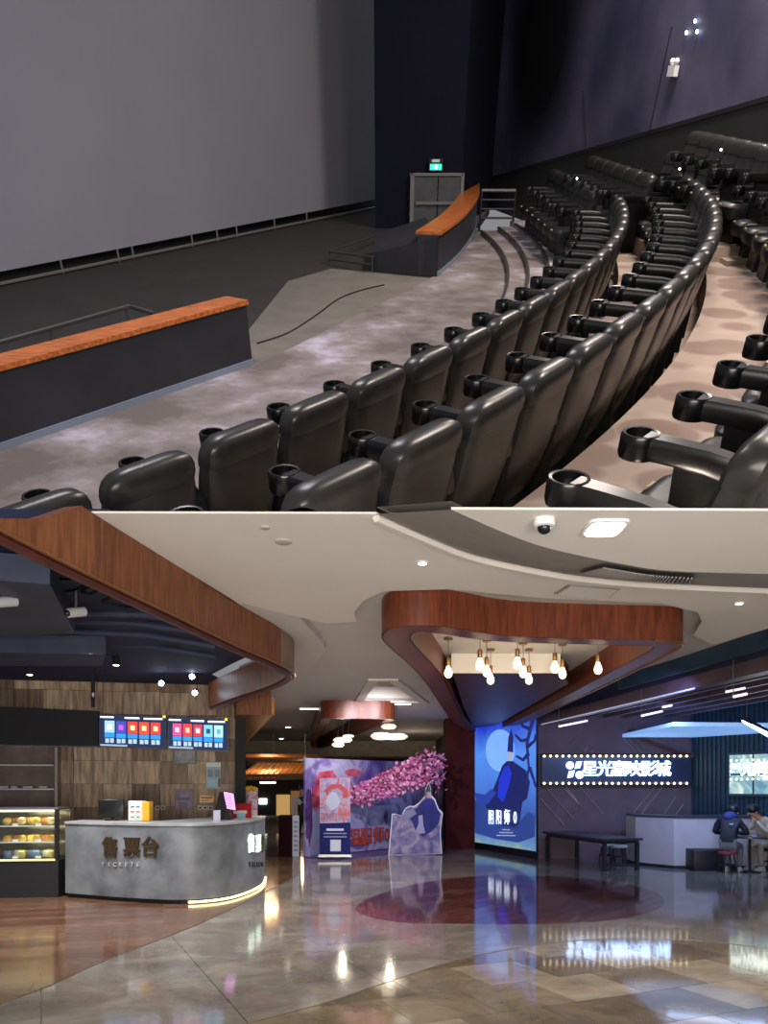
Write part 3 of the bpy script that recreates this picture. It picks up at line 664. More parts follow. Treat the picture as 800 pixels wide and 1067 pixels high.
def place(x, f, h, face, label, group, last=False):
    # face: plan angle (auditorium right / forward) the sitter looks along
    root = proto if not used[0] else copy_tree(proto); used[0] = True
    d = Vector((cos(face), sin(face)))
    X = aw(d.y, -d.x, 0) - aw(0, 0, 0); Y = aw(d.x, d.y, 0) - aw(0, 0, 0)
    R = Matrix((X, Y, AUP)).transposed().to_4x4()
    root.matrix_basis = Matrix.Translation(aw(x, f, h)) @ R
    tag(root, label, 'chair', group)
    if last: add_arm(root, 1)
    return root
def clip_tree(root, co, no=(0, 0, 1)):
    co, no = Vector(co), Vector(no)
    # the part of a seat that would sink below the foyer ceiling deck is cut away
    for ch in list(root.children):
        if ch.children: clip_tree(ch, co, no)
        M = wm(ch); me = ch.data
        zs = [(M @ v.co - co).dot(no) for v in me.vertices]
        if min(zs) >= 0: continue
        if max(zs) <= 0:
            for g in list(ch.children): bpy.data.objects.remove(g)
            bpy.data.objects.remove(ch); continue
        bm = bmesh.new(); bm.from_mesh(me); bm.transform(M)
        bmesh.ops.bisect_plane(bm, geom=bm.verts[:] + bm.edges[:] + bm.faces[:], plane_co=co, plane_no=no, clear_inner=True)
        bm.transform(M.inverted()); nm = me.copy(); bm.to_mesh(nm); bm.free(); ch.data = nm
def row(c, R, k, tstart, tend, name, pitch=.98):
    dt = math.degrees(pitch / R); t = tstart; lst = []
    while t < tend: lst.append(t); t += dt
    seats = []
    for i, t in enumerate(lst):
        a = radians(t); x, f = c[0] + R * cos(a), c[1] + R * sin(a)
        s = place(x, f, F[k], a + pi, 'black leather recliner chair in the %s row, %s from its near end' % (name, ORD[i]), '%s row of cinema seats' % name, last=(i == len(lst) - 1))
        seats.append(s)
    return seats
def th_of(c, u, v, h): x, f = ah(u, v, h); return math.degrees(atan2(f - c[1], x - c[0])), hypot(x - c[0], f - c[1])
ta, ra1 = th_of(C1, 152, 480, -D[1]); tb, ra2 = th_of(C2, 352, 492, -D[2]); tc_, ra3 = th_of(C3, 603, 503, -D[3] - .37)
print('row angles', ta, ra1, tb, ra2, tc_, ra3)
rows = row(C1, R1, 1, ta - math.degrees(.98 / R1), -6.5, 'front') + row(C2, R2, 2, tb, -3.2, 'second') + row(C3, R3, 3, tc_ - math.degrees(.49 / R3), 0.5, 'third')
# side blocks beyond the aisle
def block(u0, v0, f0, u1, n, face, nm):
    x0, _, h0 = af(u0, v0, f0); pts = []
    # straight row running towards the viewer at the given pitch
    f1 = f0 - (n - 1) * .93
    x1 = (u1 - PU) / FPX * (f1 / adir(u1, v0 + 10)[1])
    hh = h0 - SEATH
    for i in range(n):
        t = i / (n - 1); x, f = x0 + (x1 - x0) * t, f0 + (f1 - f0) * t
        s = place(x, f, hh, face, 'dark recliner chair of the %s, %s from the wall' % (nm, ORD[i]), nm, last=(i == n - 1)); rows.append(s)
    d = Vector((x1 - x0, f1 - f0)).normalized(); n_ = Vector((cos(face), sin(face)))
    a = Vector((x0, f0)) - d * .45 - n_ * .3; b = Vector((x1, f1)) + d * .55 - n_ * .3
    if nm.startswith('lowest'): return
    pl_ = MB().hexa([aw(*a, hh - .7), aw(*b, hh - .7), aw(*(b + n_ * 1.55), hh - .7), aw(*(a + n_ * 1.55), hh - .7)], [aw(*a, hh), aw(*b, hh), aw(*(b + n_ * 1.55), hh), aw(*(a + n_ * 1.55), hh)]).build('seat_platform', M_crow, smooth=False, clipz=CLIP)
    tag(pl_, 'carpeted platform step under the %s' % nm, 'platform', 'side platforms')
    # two aisle steps beside the platform
    for q in range(0 if nm.startswith('lowest') else 2):
        c0 = b + d * (.35 + .38 * q) + n_ * .8
        st = MB().box((0, 0, 0), (.38, 1.0, .5)); R3_ = Matrix(((d.x, n_.x, 0), (d.y, n_.y, 0), (0, 0, 1)))
        st.v = [aw(*(Vector((c0.x, c0.y, hh - .4 - .13 * q)) + R3_ @ p)) for p in st.v]
        o = st.build('aisle_step', M_crow, smooth=False); tag(o, 'pale carpeted aisle step, %s beside the %s' % (('upper', 'lower')[q], nm), 'step', 'aisle steps')
        lampo = None
block(581, 177, 29.3, 621, 6, radians(188), 'lowest side block')
block(622, 163, 28.0, 678, 6, radians(190), 'second side block')
block(697, 155, 25.5, 748, 5, radians(195), 'third side block')
block(733, 137, 24.0, 812, 6, radians(198), 'topmost side block')
for s in rows:
    p = wm(s).translation
    if s['group'].startswith('third') and p.y < 9: clip_tree(s, (0, 3.85, 2.88), (0, -.24, 1)); clip_tree(s, (0, 0, 2.87))
    else: clip_tree(s, (0, 0, 3.18))
    if s['group'].startswith('third') and 'first' in s['label']:   # only its arm and cushion rise above the ceiling edge
        for ch in [c for c in s.children if c.name.startswith(('backrest', 'headrest'))]: bpy.data.objects.remove(ch)
    if not s.children: bpy.data.objects.remove(s)
for i, (u, v) in enumerate(((601, 186), (660, 192), (673, 188), (695, 173), (708, 176), (725, 189), (751, 156), (764, 158), (779, 160))):
    o = MB().ball(aw(*af(u, v, 25 if u < 700 else 22)), .022, 8, 5).build('seat_marker_light', M_litc)
    tag(o, 'tiny white marker light glowing among the side seats, %s from the left' % ORD[i], 'light', 'seat marker lights')

# ------------------------------------------------------------------ hung timber rings of the foyer ceiling
def rounded(pts, k=4): return smooth_poly(pts, k, True)
ring1 = [(.05, 7.4), (-.02, 6.85), (.09, 6.5), (.35, 6.42), (.65, 6.56), (.95, 6.78), (1.3, 6.92), (1.98, 7.02), (2.5, 7.07), (2.75, 7.16), (2.86, 7.4), (2.9, 8.2), (2.95, 12), (2.95, 16), (2.9, 18.4), (2.72, 19.4), (2.38, 19.7), (2.05, 19.0), (1.8, 17.8), (1.41, 15.9), (.9, 12.4), (.42, 9.2)]
def hung_ring(name, label, out, th, z0, z1, parts=True):
    o = empty(name, (sum(p[0] for p in out) / len(out), sum(p[1] for p in out) / len(out), z1)); tag(o, label, 'ceiling feature')
    P = rounded(out, 3)
    if parea(P) < 0: P.reverse()
    I = offset_poly(P, th); n = len(P)
    def wall(nm, L, za, zb, m, t=.012):
        L2 = offset_poly(L, t)
        MB().loft([[Vector((*L[i % n], za)), Vector((*L2[i % n], za)), Vector((*L2[i % n], zb)), Vector((*L[i % n], zb))] for i in range(n + 1)], cap=False).build(nm, m, o)
    wall('outer_face', P, z0, z1, M_brown2); wall('inner_face', I, z0, z1, M_brown2, -.012)
    MB().add([Vector((*p, z0)) for p in P] + [Vector((*p, z0)) for p in I], [(i, (i + 1) % n, n + (i + 1) % n, n + i) for i in range(n)]).build('underside', M_brown2, o)
    return o, P, I
r1_, P1, I1 = hung_ring('hung_timber_ring', 'large rounded triangular brown timber ring hung from the ceiling with bulbs inside', ring1, .26, ZR, ZC)
MB().prism([(.86, 9.6), (2.2, 9.6), (2.55, 10.6), (2.6, 18.2), (2.35, 19.0), (2.15, 18.4), (1.4, 13.6)], 2.93, 3.166).build('drop_soffit', M_brownd, r1_, smooth=False)
MB().prism([(.84, 9.57), (2.2, 9.57), (2.2, 9.6), (.84, 9.6)], 2.92, 3.166).build('white_upstand', M_ceil, r1_, smooth=False)
MB().tube([(x, y, ZR - .004) for x, y in P1[24:40]], .012, 5).build('edge_glint', M_gold, r1_)
ring2 = [(-1.30, 15.6), (-1.2, 14.9), (-.9, 14.75), (-.3, 14.85), (.1, 14.9), (.2, 15.3), (-.2, 17), (-1.2, 22), (-1.9, 25.5), (-2.3, 26.6), (-2.45, 26.2), (-2.2, 23), (-1.75, 19)]
r2_, P2, I2 = hung_ring('hung_timber_ring', 'smaller distant triangular brown timber ring hung above the two chandeliers', ring2, .2, 2.82, ZC)
for pts in ([ly(344, 744, 17), ly(326, 745, 17), ly(316, 754, 17), ly(330, 757, 17), ly(346, 756, 17)], [ly(410, 741, 16), ly(425, 742, 16), ly(427, 744, 16), ly(410, 748, 16)]):
    MB().tube([Vector((p.x, p.y * .96, ZC - .01)) for p in pts], .015, 5).build('cove_light_line', emat('cove_led', (255, 250, 240), 3), r2_)
MB().tube([ly(384, 700, 11.2), ly(376, 715, 12.8)], .008, 5).build('cove_light_line', emat('cove_led', (255, 250, 240), 3), ce)

# ------------------------------------------------------------------ pendant bulbs
M_bulb = mat('bulb_glass_lit', (255, 236, 200), .2, emit=(255, 226, 178), es=4)
M_cord = mat('cord', (90, 82, 74), .5); M_sock = mat('brass_socket', (150, 112, 70), .35, metal=.7)
def make_pendant():
    r = empty('pendant_bulb')
    MB().lathe([(.05, 0), (.05, .02), (.01, .03)], 10, (0, 0, -.03)).build('ceiling_rose', M_sock, r, local=True)
    MB().tube([(0, 0, 0), (0, 0, -1)], .004, 5).build('cord', M_cord, r, local=True)
    MB().lathe([(.012, .10), (.026, .09), (.026, .02), (.018, 0)], 10).build('socket', M_sock, r, local=True)
    MB().lathe([(.016, .015), (.024, -.015), (.04, -.05), (.045, -.078), (.04, -.104), (.022, -.124), (.003, -.13)], 12).build('bulb', M_bulb, r, local=True)
    return r
pp0 = make_pendant()
pend = [(467, 664, 701), (500, 656, 693), (507, 666, 700), (511, 676, 708), (539, 658, 692), (545, 669, 701), (551, 676, 708), (578, 662, 696), (586, 670, 702), (623, 662, 697)]
for i, (u, vt, vb) in enumerate(pend):
    r = pp0 if i == 0 else copy_tree(pp0)
    p = lz(u, vt, ZC); zb = EYE + (PV - vb) / FPX * p.y + .07
    r.matrix_basis = Matrix.Translation(p)
    tag(r, 'glowing bare bulb pendant inside the big timber ring, %s from the left' % ORD[i], 'pendant lamp', 'bulbs in the timber ring')
    for ch in r.children:
        if ch.name.startswith('cord'): ch.scale = (1, 1, p.z - zb - .08)
        if ch.name.startswith('socket') or ch.name.startswith('bulb'): ch.location = (0, 0, zb - p.z)
    lamp('POINT', (p.x, p.y, zb - .1), 3.0, (1, .8, .56), .06, name='bulb_light')

# chandeliers of stacked glass discs
M_disc = mat('alabaster_disc', (250, 244, 230), .4, emit=(255, 240, 214), es=.8)
def chandelier(label, cu, discs, Y):
    top = ly(cu, 700, Y); r = empty('disc_chandelier', (top.x, Y, ZC)); tag(r, label, 'chandelier')
    for (u, v, w, h) in discs:
        c = ly(u, v, Y + random.uniform(-.1, .1)); R = w / FPX * Y / 2; hh = h / FPX * Y
        d = MB().lathe([(.02, hh / 2), (R * .7, hh * .42), (R, hh * .1), (R, -hh * .1), (R * .7, -hh * .42), (.02, -hh / 2)], 18, c).build('glass_disc', M_disc, r)
        MB().tube([c, (c.x, c.y, ZC)], .006, 4).build('cord', M_cord, d)
    lamp('POINT', ly(cu, discs[0][1] + 10, Y), 10, (1, .9, .76), .06, name='chandelier_light')
chandelier('cluster chandelier of three small pale glass discs, the left one', 357, [(357, 771, 20, 6), (352, 776, 13, 5), (363, 767, 12, 3.5)], 16.6)
chandelier('wide chandelier of layered pale glass discs, the right one', 406, [(397, 767, 22, 8), (413, 767.5, 24, 7), (405, 757, 16, 6)], 15.8)

# ------------------------------------------------------------------ ceiling fittings
dc = empty('dome_camera', lz(567, 541, ZB)); tag(dc, 'white dome security camera on the near ceiling', 'camera')
p = lz(567, 541, ZB)
MB().lathe([(.052, 0), (.054, -.015), (.05, -.035), (.034, -.04)], 18, p).build('housing', M_white, dc); MB().ball(p + Vector((0, 0, -.038)), .036, 12, 8).build('dome', M_black, dc)
pn = empty('panel_light', lz(630, 549, ZB)); tag(pn, 'bright rounded square panel light on the near ceiling', 'ceiling light'); p = lz(630, 549, ZB)
MB().loft([[p + Vector((x * s, y * s, z)) for x, y in [(v.x, v.y) for v in srr(0, 0, 0, .19, .22, 20, 5)]] for s, z in ((1.1, 0), (1.08, -.012), (.98, -.014))]).build('frame', M_white, pn)
MB().loft([[p + Vector((v.x, v.y, -.015)) for v in srr(0, 0, 0, .17, .2, 20, 5)], [p + Vector((v.x, v.y, -.02)) for v in srr(0, 0, 0, .16, .19, 20, 5)]]).build('diffuser', emat('panel_emit', (255, 240, 220), 10), pn)
lamp('AREA', p + Vector((0, 0, -.03)), 10, (1, .92, .82), .2, p + Vector((0, 0, -2)), name='panel_light_beam')
for i, (u, v, nm) in enumerate(((440, 586, 'beside the curved band'), (770, 628, 'near the right edge of the ceiling'))):
    p = lz(u, v, ZA); o = empty('downlight', p); tag(o, 'small round lit downlight %s' % nm, 'ceiling light', 'foyer downlights')
    MB().lathe([(.045, 0), (.045, -.008), (.034, -.01)], 16, p).build('rim', M_white, o); MB().lathe([(.033, -.004), (.03, -.012), (.002, -.012)], 14, p).build('lens', M_lit, o)
for i, (u, v, nm) in enumerate(((300, 757, 'the upper one over the far hall'), (293, 769, 'the lower one over the far hall'))):
    p = lz(u, v, ZC if 0 else 3.0); o = empty('downlight', p); tag(o, 'small round lit downlight, %s' % nm, 'ceiling light', 'foyer downlights')
    MB().lathe([(.09, 0), (.09, -.02), (.07, -.024)], 16, p).build('rim', M_white, o); MB().lathe([(.07, -.01), (.06, -.03), (.002, -.03)], 14, p).build('lens', M_lit, o)
for (u, v, nm, rr) in ((295, 564, 'larger flat round ceiling speaker near the timber beam', .055), (276, 549, 'tiny round ceiling sensor near the timber beam', .03)):
    p = lz(u, v, ZA); o = MB().lathe([(rr, 0), (rr, -.008), (rr * .8, -.012), (.002, -.012)], 18, p).build('ceiling_disc', mat('grille_grey', (176, 170, 164), .6), None); tag(o, nm, 'speaker')
# air grille on the grey band
gr_ = empty('air_grille', (1.5, 5, 2.9)); tag(gr_, 'long dark perforated air grille set in the curved grey band', 'vent')
gp = []
nb = len(arcA)
def bandpt(s, t):
    i = min(int(s), nb - 2); f_ = s - i
    a = Vector((*arcA[i], ZA)).lerp(Vector((*arcA[i + 1], ZA)), f_); b = Vector((*arcB[i], ZB)).lerp(Vector((*arcB[i + 1], ZB)), f_); return b.lerp(a, t)
pu = lambda p: 400 + 800 * p.x / p.y
ss = [i * .05 for i in range(int((nb - 1) / .05))]
sa = min(ss, key=lambda s: abs(pu(bandpt(s, .4)) - 612)); sb = min(ss, key=lambda s: abs(pu(bandpt(s, .4)) - 722))
NS = 34; dz = Vector((0, 0, -.012))
bp_ = MB(); bp_.loft([[bandpt(sa + (sb - sa) * i / 20, .08) + dz * 1.5, bandpt(sa + (sb - sa) * i / 20, .62) + dz * 1.5] for i in range(21)], cap=False).build('grille_back', mat('grille_dark', (60, 60, 66), .6), gr_)
for i in range(NS):
    s_ = sa + (sb - sa) * (i + .5) / NS; a, b = bandpt(s_, .1) + dz * 2.4, bandpt(s_, .6) + dz * 2.4
    MB().tube([a, b], .006, 4).build('grille_bar', mat('grille_light', (128, 126, 128), .5), gr_)
# flat louvre vent on the white ceiling
vv = [lz(u, v, ZA - .004) for u, v in ((592, 609), (646, 613), (634, 623), (577, 618))]
ve = empty('ceiling_vent', vv[0]); tag(ve, 'flat grey louvred vent in the white ceiling above the timber ring', 'vent')
MB().hexa(vv, [p + Vector((0, 0, -.006)) for p in vv]).build('frame', mat('vent_grey', (150, 146, 138), .6), ve, smooth=False)
for i in range(8):
    t = (i + .5) / 8; a = vv[0].lerp(vv[3], t) + Vector((0.02, 0, -.012)); b = vv[1].lerp(vv[2], t) + Vector((-.02, 0, -.012)); MB().tube([a, b], .008, 4).build('louvre', mat('vent_slat', (170, 166, 158), .6), ve)

# ------------------------------------------------------------------ plant under the dark open ceiling
def thing1(mb, name, m, label, cat, group=None, **k): return tag(mb.build(name, m, **k), label, cat, group)
a, b = ly(-10, 618, 6.2), ly(74, 618, 6.0)
thing1(MB().prism([tuple(ly(u, 600, Y).xy) for u, Y in ((-60, 5.4), (52, 5.6), (78, 7.4), (-40, 7.6))], 2.98, 3.18), 'air_duct', M_duct, 'boxy dark grey air duct under the open ceiling', 'duct', smooth=False)
thing1(MB().prism([tuple(ly(u, 600, Y).xy) for u, Y in ((-60, 8.2), (110, 8.4), (106, 9.2), (-60, 9.2))], 2.95, 3.15), 'air_duct', M_duct, 'long low dark duct farther back under the open ceiling', 'duct', smooth=False)
for i, (v, Y) in enumerate(((640, 7.2), (650, 7.9), (661, 8.0), (672, 9.3))):
    thing1(MB().tube([ly(60 if i else -20, v - 4, Y), ly(150, v, Y), ly(225, v + 12, Y)], .035, 8), 'ceiling_pipe', M_duct, 'dark service pipe under the open ceiling, %s from the top' % ORD[i], 'pipe', 'service pipes')
def pendant_spot(u, vb, vt, Y, label, lit=True):
    b = ly(u, vb, Y); t = ly(u, vt, Y); o = empty('cylinder_pendant', t); tag(o, label, 'pendant lamp', 'cylinder pendants')
    MB().tube([t, (t.x, t.y, 3.2)], .006, 5).build('rod', M_steel, o); MB().lathe([(.045, t.z), (.045, b.z), (.036, b.z)], 14, (b.x, Y, 0)).build('body', M_blackm, o)
    MB().lathe([(.034, b.z + .004), (.002, b.z + .004), (.002, b.z - .004), (.034, b.z - .004)], 12, (b.x, Y, 0)).build('lens', M_lit, o)
pendant_spot(31, 703, 676, 10.2, 'black cylinder pendant light, the left of two over the ticket counter')
pendant_spot(121, 693, 664, 10.0, 'black cylinder pendant light, the right of two over the ticket counter')
ho = empty('hanging_post', ly(97, 672, 11)); tag(ho, 'black hanging post with a steel joint above the dark header panel', 'post')
MB().tube([ly(97, 672, 11.4), ly(97, 737, 11.4)], .028, 8).build('post', M_blackm, ho); MB().tube([ly(97, 722, 11.4), ly(97, 726, 11.4)], .034, 8).build('joint', M_steel, ho)
MB().tube(smooth_poly([ly(98, 690, 11.4), ly(103, 697, 11.3), ly(112, 698, 11.2), ly(120, 690, 11.2)], 4), .012, 5).build('cable', M_blackm, ho)
for (u, v, Y, lab) in ((6, 627, 6.0, 'round white security camera at the left edge under the ducts'), (79, 638, 6.6, 'grey bracketed security camera beside the duct end')):
    c = ly(u, v, Y); o = empty('security_camera', c + Vector((0, 0, .1))); tag(o, lab, 'camera')
    MB().tube([c + Vector((0, .0, .22)), c], .012, 6).build('bracket', M_steel, o); MB().tube([c + Vector((.05, .06, .02)), c + Vector((-.04, -.06, -.02))], .042, 10).build('camera_body', mat('camera_grey', (190, 190, 192), .4), o)
    MB().ball(c + Vector((-.045, -.07, -.025)), .028, 8, 6).build('lens', M_black, o)
for i, (u, v) in enumerate(((168, 712), (200, 705), (203, 722))):
    c = ly(u, v, 11.4); o = empty('spotlight', c + Vector((0, 0, .06))); tag(o, 'bright white spotlight before the timber wall, %s' % ('left one', 'upper right one', 'lower right one')[i], 'spotlight', 'spotlights over the counter')
    MB().tube([c + Vector((0, .12, .06)), c + Vector((0, .02, 0))], [.03, .05], 10).build('can', M_blackm, o); MB().ball(c, .04, 10, 6).build('lens', emat('spot_emit', (225, 238, 255), 26), o)
    MB().tube([c + Vector((0, .12, .06)), (c.x, c.y + .12, 3.2)], .008, 5).build('stem', M_blackm, o)
    lamp('SPOT', c + Vector((0, -.06, 0)), 40, (.85, .92, 1), .05, c + Vector((0, -2.2, -2.4)), 100, .7, 'spot_beam')

# ------------------------------------------------------------------ ticket counter
front = smooth_poly([tuple(lz(u, v, 0).xy) for u, v in ((68, 935), (130, 940), (178, 942.5), (212, 941.5), (240, 937.5), (262, 930), (273, 923), (276, 916))], 4)
back = [(-2.35, 12.9), (-2.75, 12.0), (-3.1, 10.75), (-4.35, 11.05)]
tcn = empty('ticket_counter', (-3.2, 10.5, 0)); tag(tcn, 'curved grey concrete ticket counter with cut-out lettering and a lit base', 'counter')
MB().prism(front + back, .06, 1.0).build('body', M_concrete, tcn)
n_ = len(front)
def out_(line, d):
    L = [Vector(p) for p in line]; r = []
    for i, p in enumerate(L):
        t = (L[min(i + 1, len(L) - 1)] - L[max(i - 1, 0)]).normalized(); r.append(tuple(p + Vector((t.y, -t.x)) * d))
    return r
MB().prism(out_(front, .015) + back, 1.0, 1.03).build('top_slab', mat('counter_top', (150, 154, 158), .35, var=.15, vs=3), tcn)
MB().prism(out_(front, -.05) + back, 0, .06).build('plinth', M_blackm, tcn, smooth=False)
ls = out_(front, .012)[int(n_ * .36):]
MB().tube([(x, y, .03) for x, y in ls], .015, 6).build('base_light_strip', M_strip, tcn)
def on_front(u):                            # point and tangent of the counter front seen at column u
    best = None
    for i in range(n_ - 1):
        a, b = Vector(front[i]), Vector(front[i + 1]); ua, ub = 400 + 800 * a.x / a.y, 400 + 800 * b.x / b.y
        if min(ua, ub) <= u <= max(ua, ub): t = (u - ua) / (ub - ua); best = (a.lerp(b, t), (b - a).normalized())
    return best
M_bronze = mat('bronze_letter', (96, 78, 58), .35, metal=.75)
for ch_, u in zip('售票台', (115.5, 138, 157)):
    p, t = on_front(u); zz = EYE - (884 - PV) / FPX * p.y
    text('letter', ch_, .27, (p.x + t.y * .012, p.y - t.x * .012, zz), (t.x, t.y, 0), (0, 0, 1), M_bronze, tcn, .012, .025)
for ch_, u in zip('TICKETS', (108, 114, 120, 126, 132, 138, 144)):
    p, t = on_front(u); text('letter', ch_, .075, (p.x + t.y * .008, p.y - t.x * .008, EYE - (901 - PV) / FPX * p.y), (t.x, t.y, 0), (0, 0, 1), mat('letter_silver', (170, 172, 176), .4), tcn, .006, .01)
for ch_, u in zip('售票台', (261, 268.5, 273)):
    p, t = on_front(u); text('lit_letter', ch_, .27, (p.x + t.y * .012, p.y - t.x * .012, EYE - (880 - PV) / FPX * p.y), (t.x, t.y, 0), (0, 0, 1), emat('letter_lit', (214, 240, 220), 1.1) if u < 270 else M_bronze, tcn, .012, .025)
for ch_, u in zip('TICKETS', (259.5, 262.5, 265, 267.5, 269.5, 271.5, 273)):
    p, t = on_front(u); text('letter', ch_, .1, (p.x + t.y * .01, p.y - t.x * .01, EYE - (901 - PV) / FPX * p.y), (t.x, t.y, 0), (0, 0, 1), M_black, tcn, .006, .015)
CT = 1.03
def on_counter(u, v, Y): p = ly(u, v, Y); return Vector((p.x, Y, CT))
# monitor seen from behind
p = on_counter(116, 862, 10.75); o = empty('monitor', p); tag(o, 'black monitor seen from behind on the ticket counter', 'monitor')
rbox('panel', p + Vector((0, 0, .17)), (.36, .04, .26), .012, M_black, o); MB().tube([p + Vector((0, .05, .01)), p + Vector((0, .03, .12))], .02, 8).build('stand', M_black, o); rbox('foot', p + Vector((0, .05, .008)), (.18, .14, .016), .006, M_black, o)
# white and yellow card reader box
p = on_counter(146, 862, 10.6); o = empty('payment_terminal', p); tag(o, 'white payment box with a yellow side on the ticket counter', 'terminal')
rbox('white_shell', p + Vector((-.04, 0, .14)), (.2, .16, .28), .012, M_white, o); rbox('yellow_shell', p + Vector((.105, 0, .135)), (.1, .18, .27), .012, mat('yellow_plastic', (240, 180, 30), .4), o)
for i in range(3):
    for j in range(2): MB().box(p + Vector((-.08 + .075 * j, -.082, .2 - .07 * i)), (.045, .006, .02)).build('printed_icon', mat('icon_%d' % i, ((90, 150, 140), (210, 90, 90), (90, 170, 130))[i], .5), o, smooth=False)
# tilted ordering display pair
p = on_counter(231, 860, 11.0); o = empty('order_display', p); tag(o, 'black angled point-of-sale stand at the counter bend', 'monitor')
MB().hexa([p + Vector((-.12, -.08, 0)), p + Vector((.14, -.08, 0)), p + Vector((.14, .12, 0)), p + Vector((-.12, .12, 0))], [p + Vector((-.03, -.02, .4)), p + Vector((.08, -.02, .4)), p + Vector((.08, .06, .4)), p + Vector((-.03, .06, .4))]).build('stand_body', M_black, o, smooth=False)
c = p + Vector((.13, -.05, .27)); ux = Vector((.16, -.06, -.03)).normalized(); uy = Vector((-.04, .03, .26)).normalized(); uz = ux.cross(uy)
Mx = Matrix((ux, uy, uz)).transposed(); MB().box(c, (.19, .27, .02), M=Mx).build('tablet', M_black, o, smooth=False); MB().box(c + uz * .012, (.16, .24, .006), M=Mx).build('tablet_screen', emat('pink_screen', (226, 160, 226), 1.3), o, smooth=False)
for i in range(5): MB().box(c + uz * .017 + uy * (.08 - .04 * i) + ux * -.015, (.10, .008, .003), M=Mx).build('screen_line', emat('pink_line', (200, 90, 190), 1), o, smooth=False)
p = on_counter(226, 861, 10.55); o = MB().box(p + Vector((0, 0, .075)), (.09, .05, .15)).build('card_stand', mat('card_lilac', (196, 200, 226), .5)); tag(o, 'small pale card stand before the black ordering stand', 'card stand')
# red counter display with snack boxes
p = on_counter(252, 857, 11.6); o = empty('red_display', p); tag(o, 'red tabletop display frame with small print at the counter end', 'display')
MB().hexa([p + Vector((-.18, 0, 0)), p + Vector((.14, 0, 0)), p + Vector((.14, .02, 0)), p + Vector((-.18, .02, 0))], [p + Vector((-.17, .08, .22)), p + Vector((.12, .08, .22)), p + Vector((.12, .1, .22)), p + Vector((-.17, .1, .22))]).build('red_board', mat('red_card', (176, 30, 40), .4), o, smooth=False)
for k in (-.17, .14): MB().tube([p + Vector((k, -.01, 0)), p + Vector((k - .02, .07, .24))], .014, 6).build('frame_leg', mat('red_card', (176, 30, 40), .4), o)
MB().box(p + Vector((-.03, .02, .09)), (.2, .01, .05)).build('print_band', mat('card_print', (220, 200, 200), .5), o, smooth=False)
MB().box(p + Vector((.0, -.06, .035)), (.12, .08, .07)).build('tissue_box', mat('tissue_blue', (130, 170, 190), .5), o, smooth=False)
# wall header and shelving left of the screens
hd = empty('header_panel', wallpt(50, 740, .2)); tag(hd, 'wide black header panel over the shelves left of the menu screens', 'panel')
a0, a1, b0, b1 = wallpt(-30, 735, .25), wallpt(102, 741, .25), wallpt(-30, 776, .25), wallpt(102, 778, .25)
MB().hexa([b0, b1, b1 - wn * .25, b0 - wn * .25], [a0, a1, a1 - wn * .25, a0 - wn * .25]).build('board', M_blackm, hd, smooth=False)
MB().tube([b0 + wn * .005, b1 + wn * .005], .008, 4).build('bottom_trim', mat('trim_blue', (110, 120, 150), .4), hd)
sh = empty('shelf_unit', wallpt(20, 850, .3)); tag(sh, 'tall shelf unit with thin steel shelves under the black header', 'shelf')
for u in (-25, 57):
    q, r = wallpt(u, 779, .3), wallpt(u, 862, .3); q.z = wallpt(57, 779, .3).z; r.z = .1
    MB().hexa([r, r + wd * .04, r + wd * .04 - wn * .28, r - wn * .28], [q, q + wd * .04, q + wd * .04 - wn * .28, q - wn * .28]).build('upright', mat('shelf_upright', (150, 136, 128), .5), sh, smooth=False)
MB().hexa([wallpt(-25, 860, .06), wallpt(57, 860, .06), wallpt(57, 860, .05), wallpt(-25, 860, .05)], [wallpt(-25, 779, .06), wallpt(57, 779, .06), wallpt(57, 779, .05), wallpt(-25, 779, .05)]).build('back_panel', mat('shelf_back', (104, 88, 88), .6, var=.15), sh, smooth=False)
for v in (798, 823):
    q, r = wallpt(-25, v, .3), wallpt(56, v, .3); q.z = r.z
    MB().hexa([q, r, r - wn * .24, q - wn * .24], [x + Vector((0, 0, .02)) for x in (q, r, r - wn * .24, q - wn * .24)]).build('shelf_board', mat('shelf_steel', (176, 176, 180), .35, metal=.5), sh, smooth=False)
for i, (u, w) in enumerate(((4, .16), (16, .1), (30, .14), (46, .12))):
    q = wallpt(u, 821.5, .2); o = MB().box(q + Vector((0, 0, .02)), (w, .12, .03), .2).build('stacked_tray', mat('tray_pale', (170, 168, 176), .5)); tag(o, 'flat pale tray on the middle shelf, %s from the left' % ORD[i], 'tray', 'trays on the shelf')
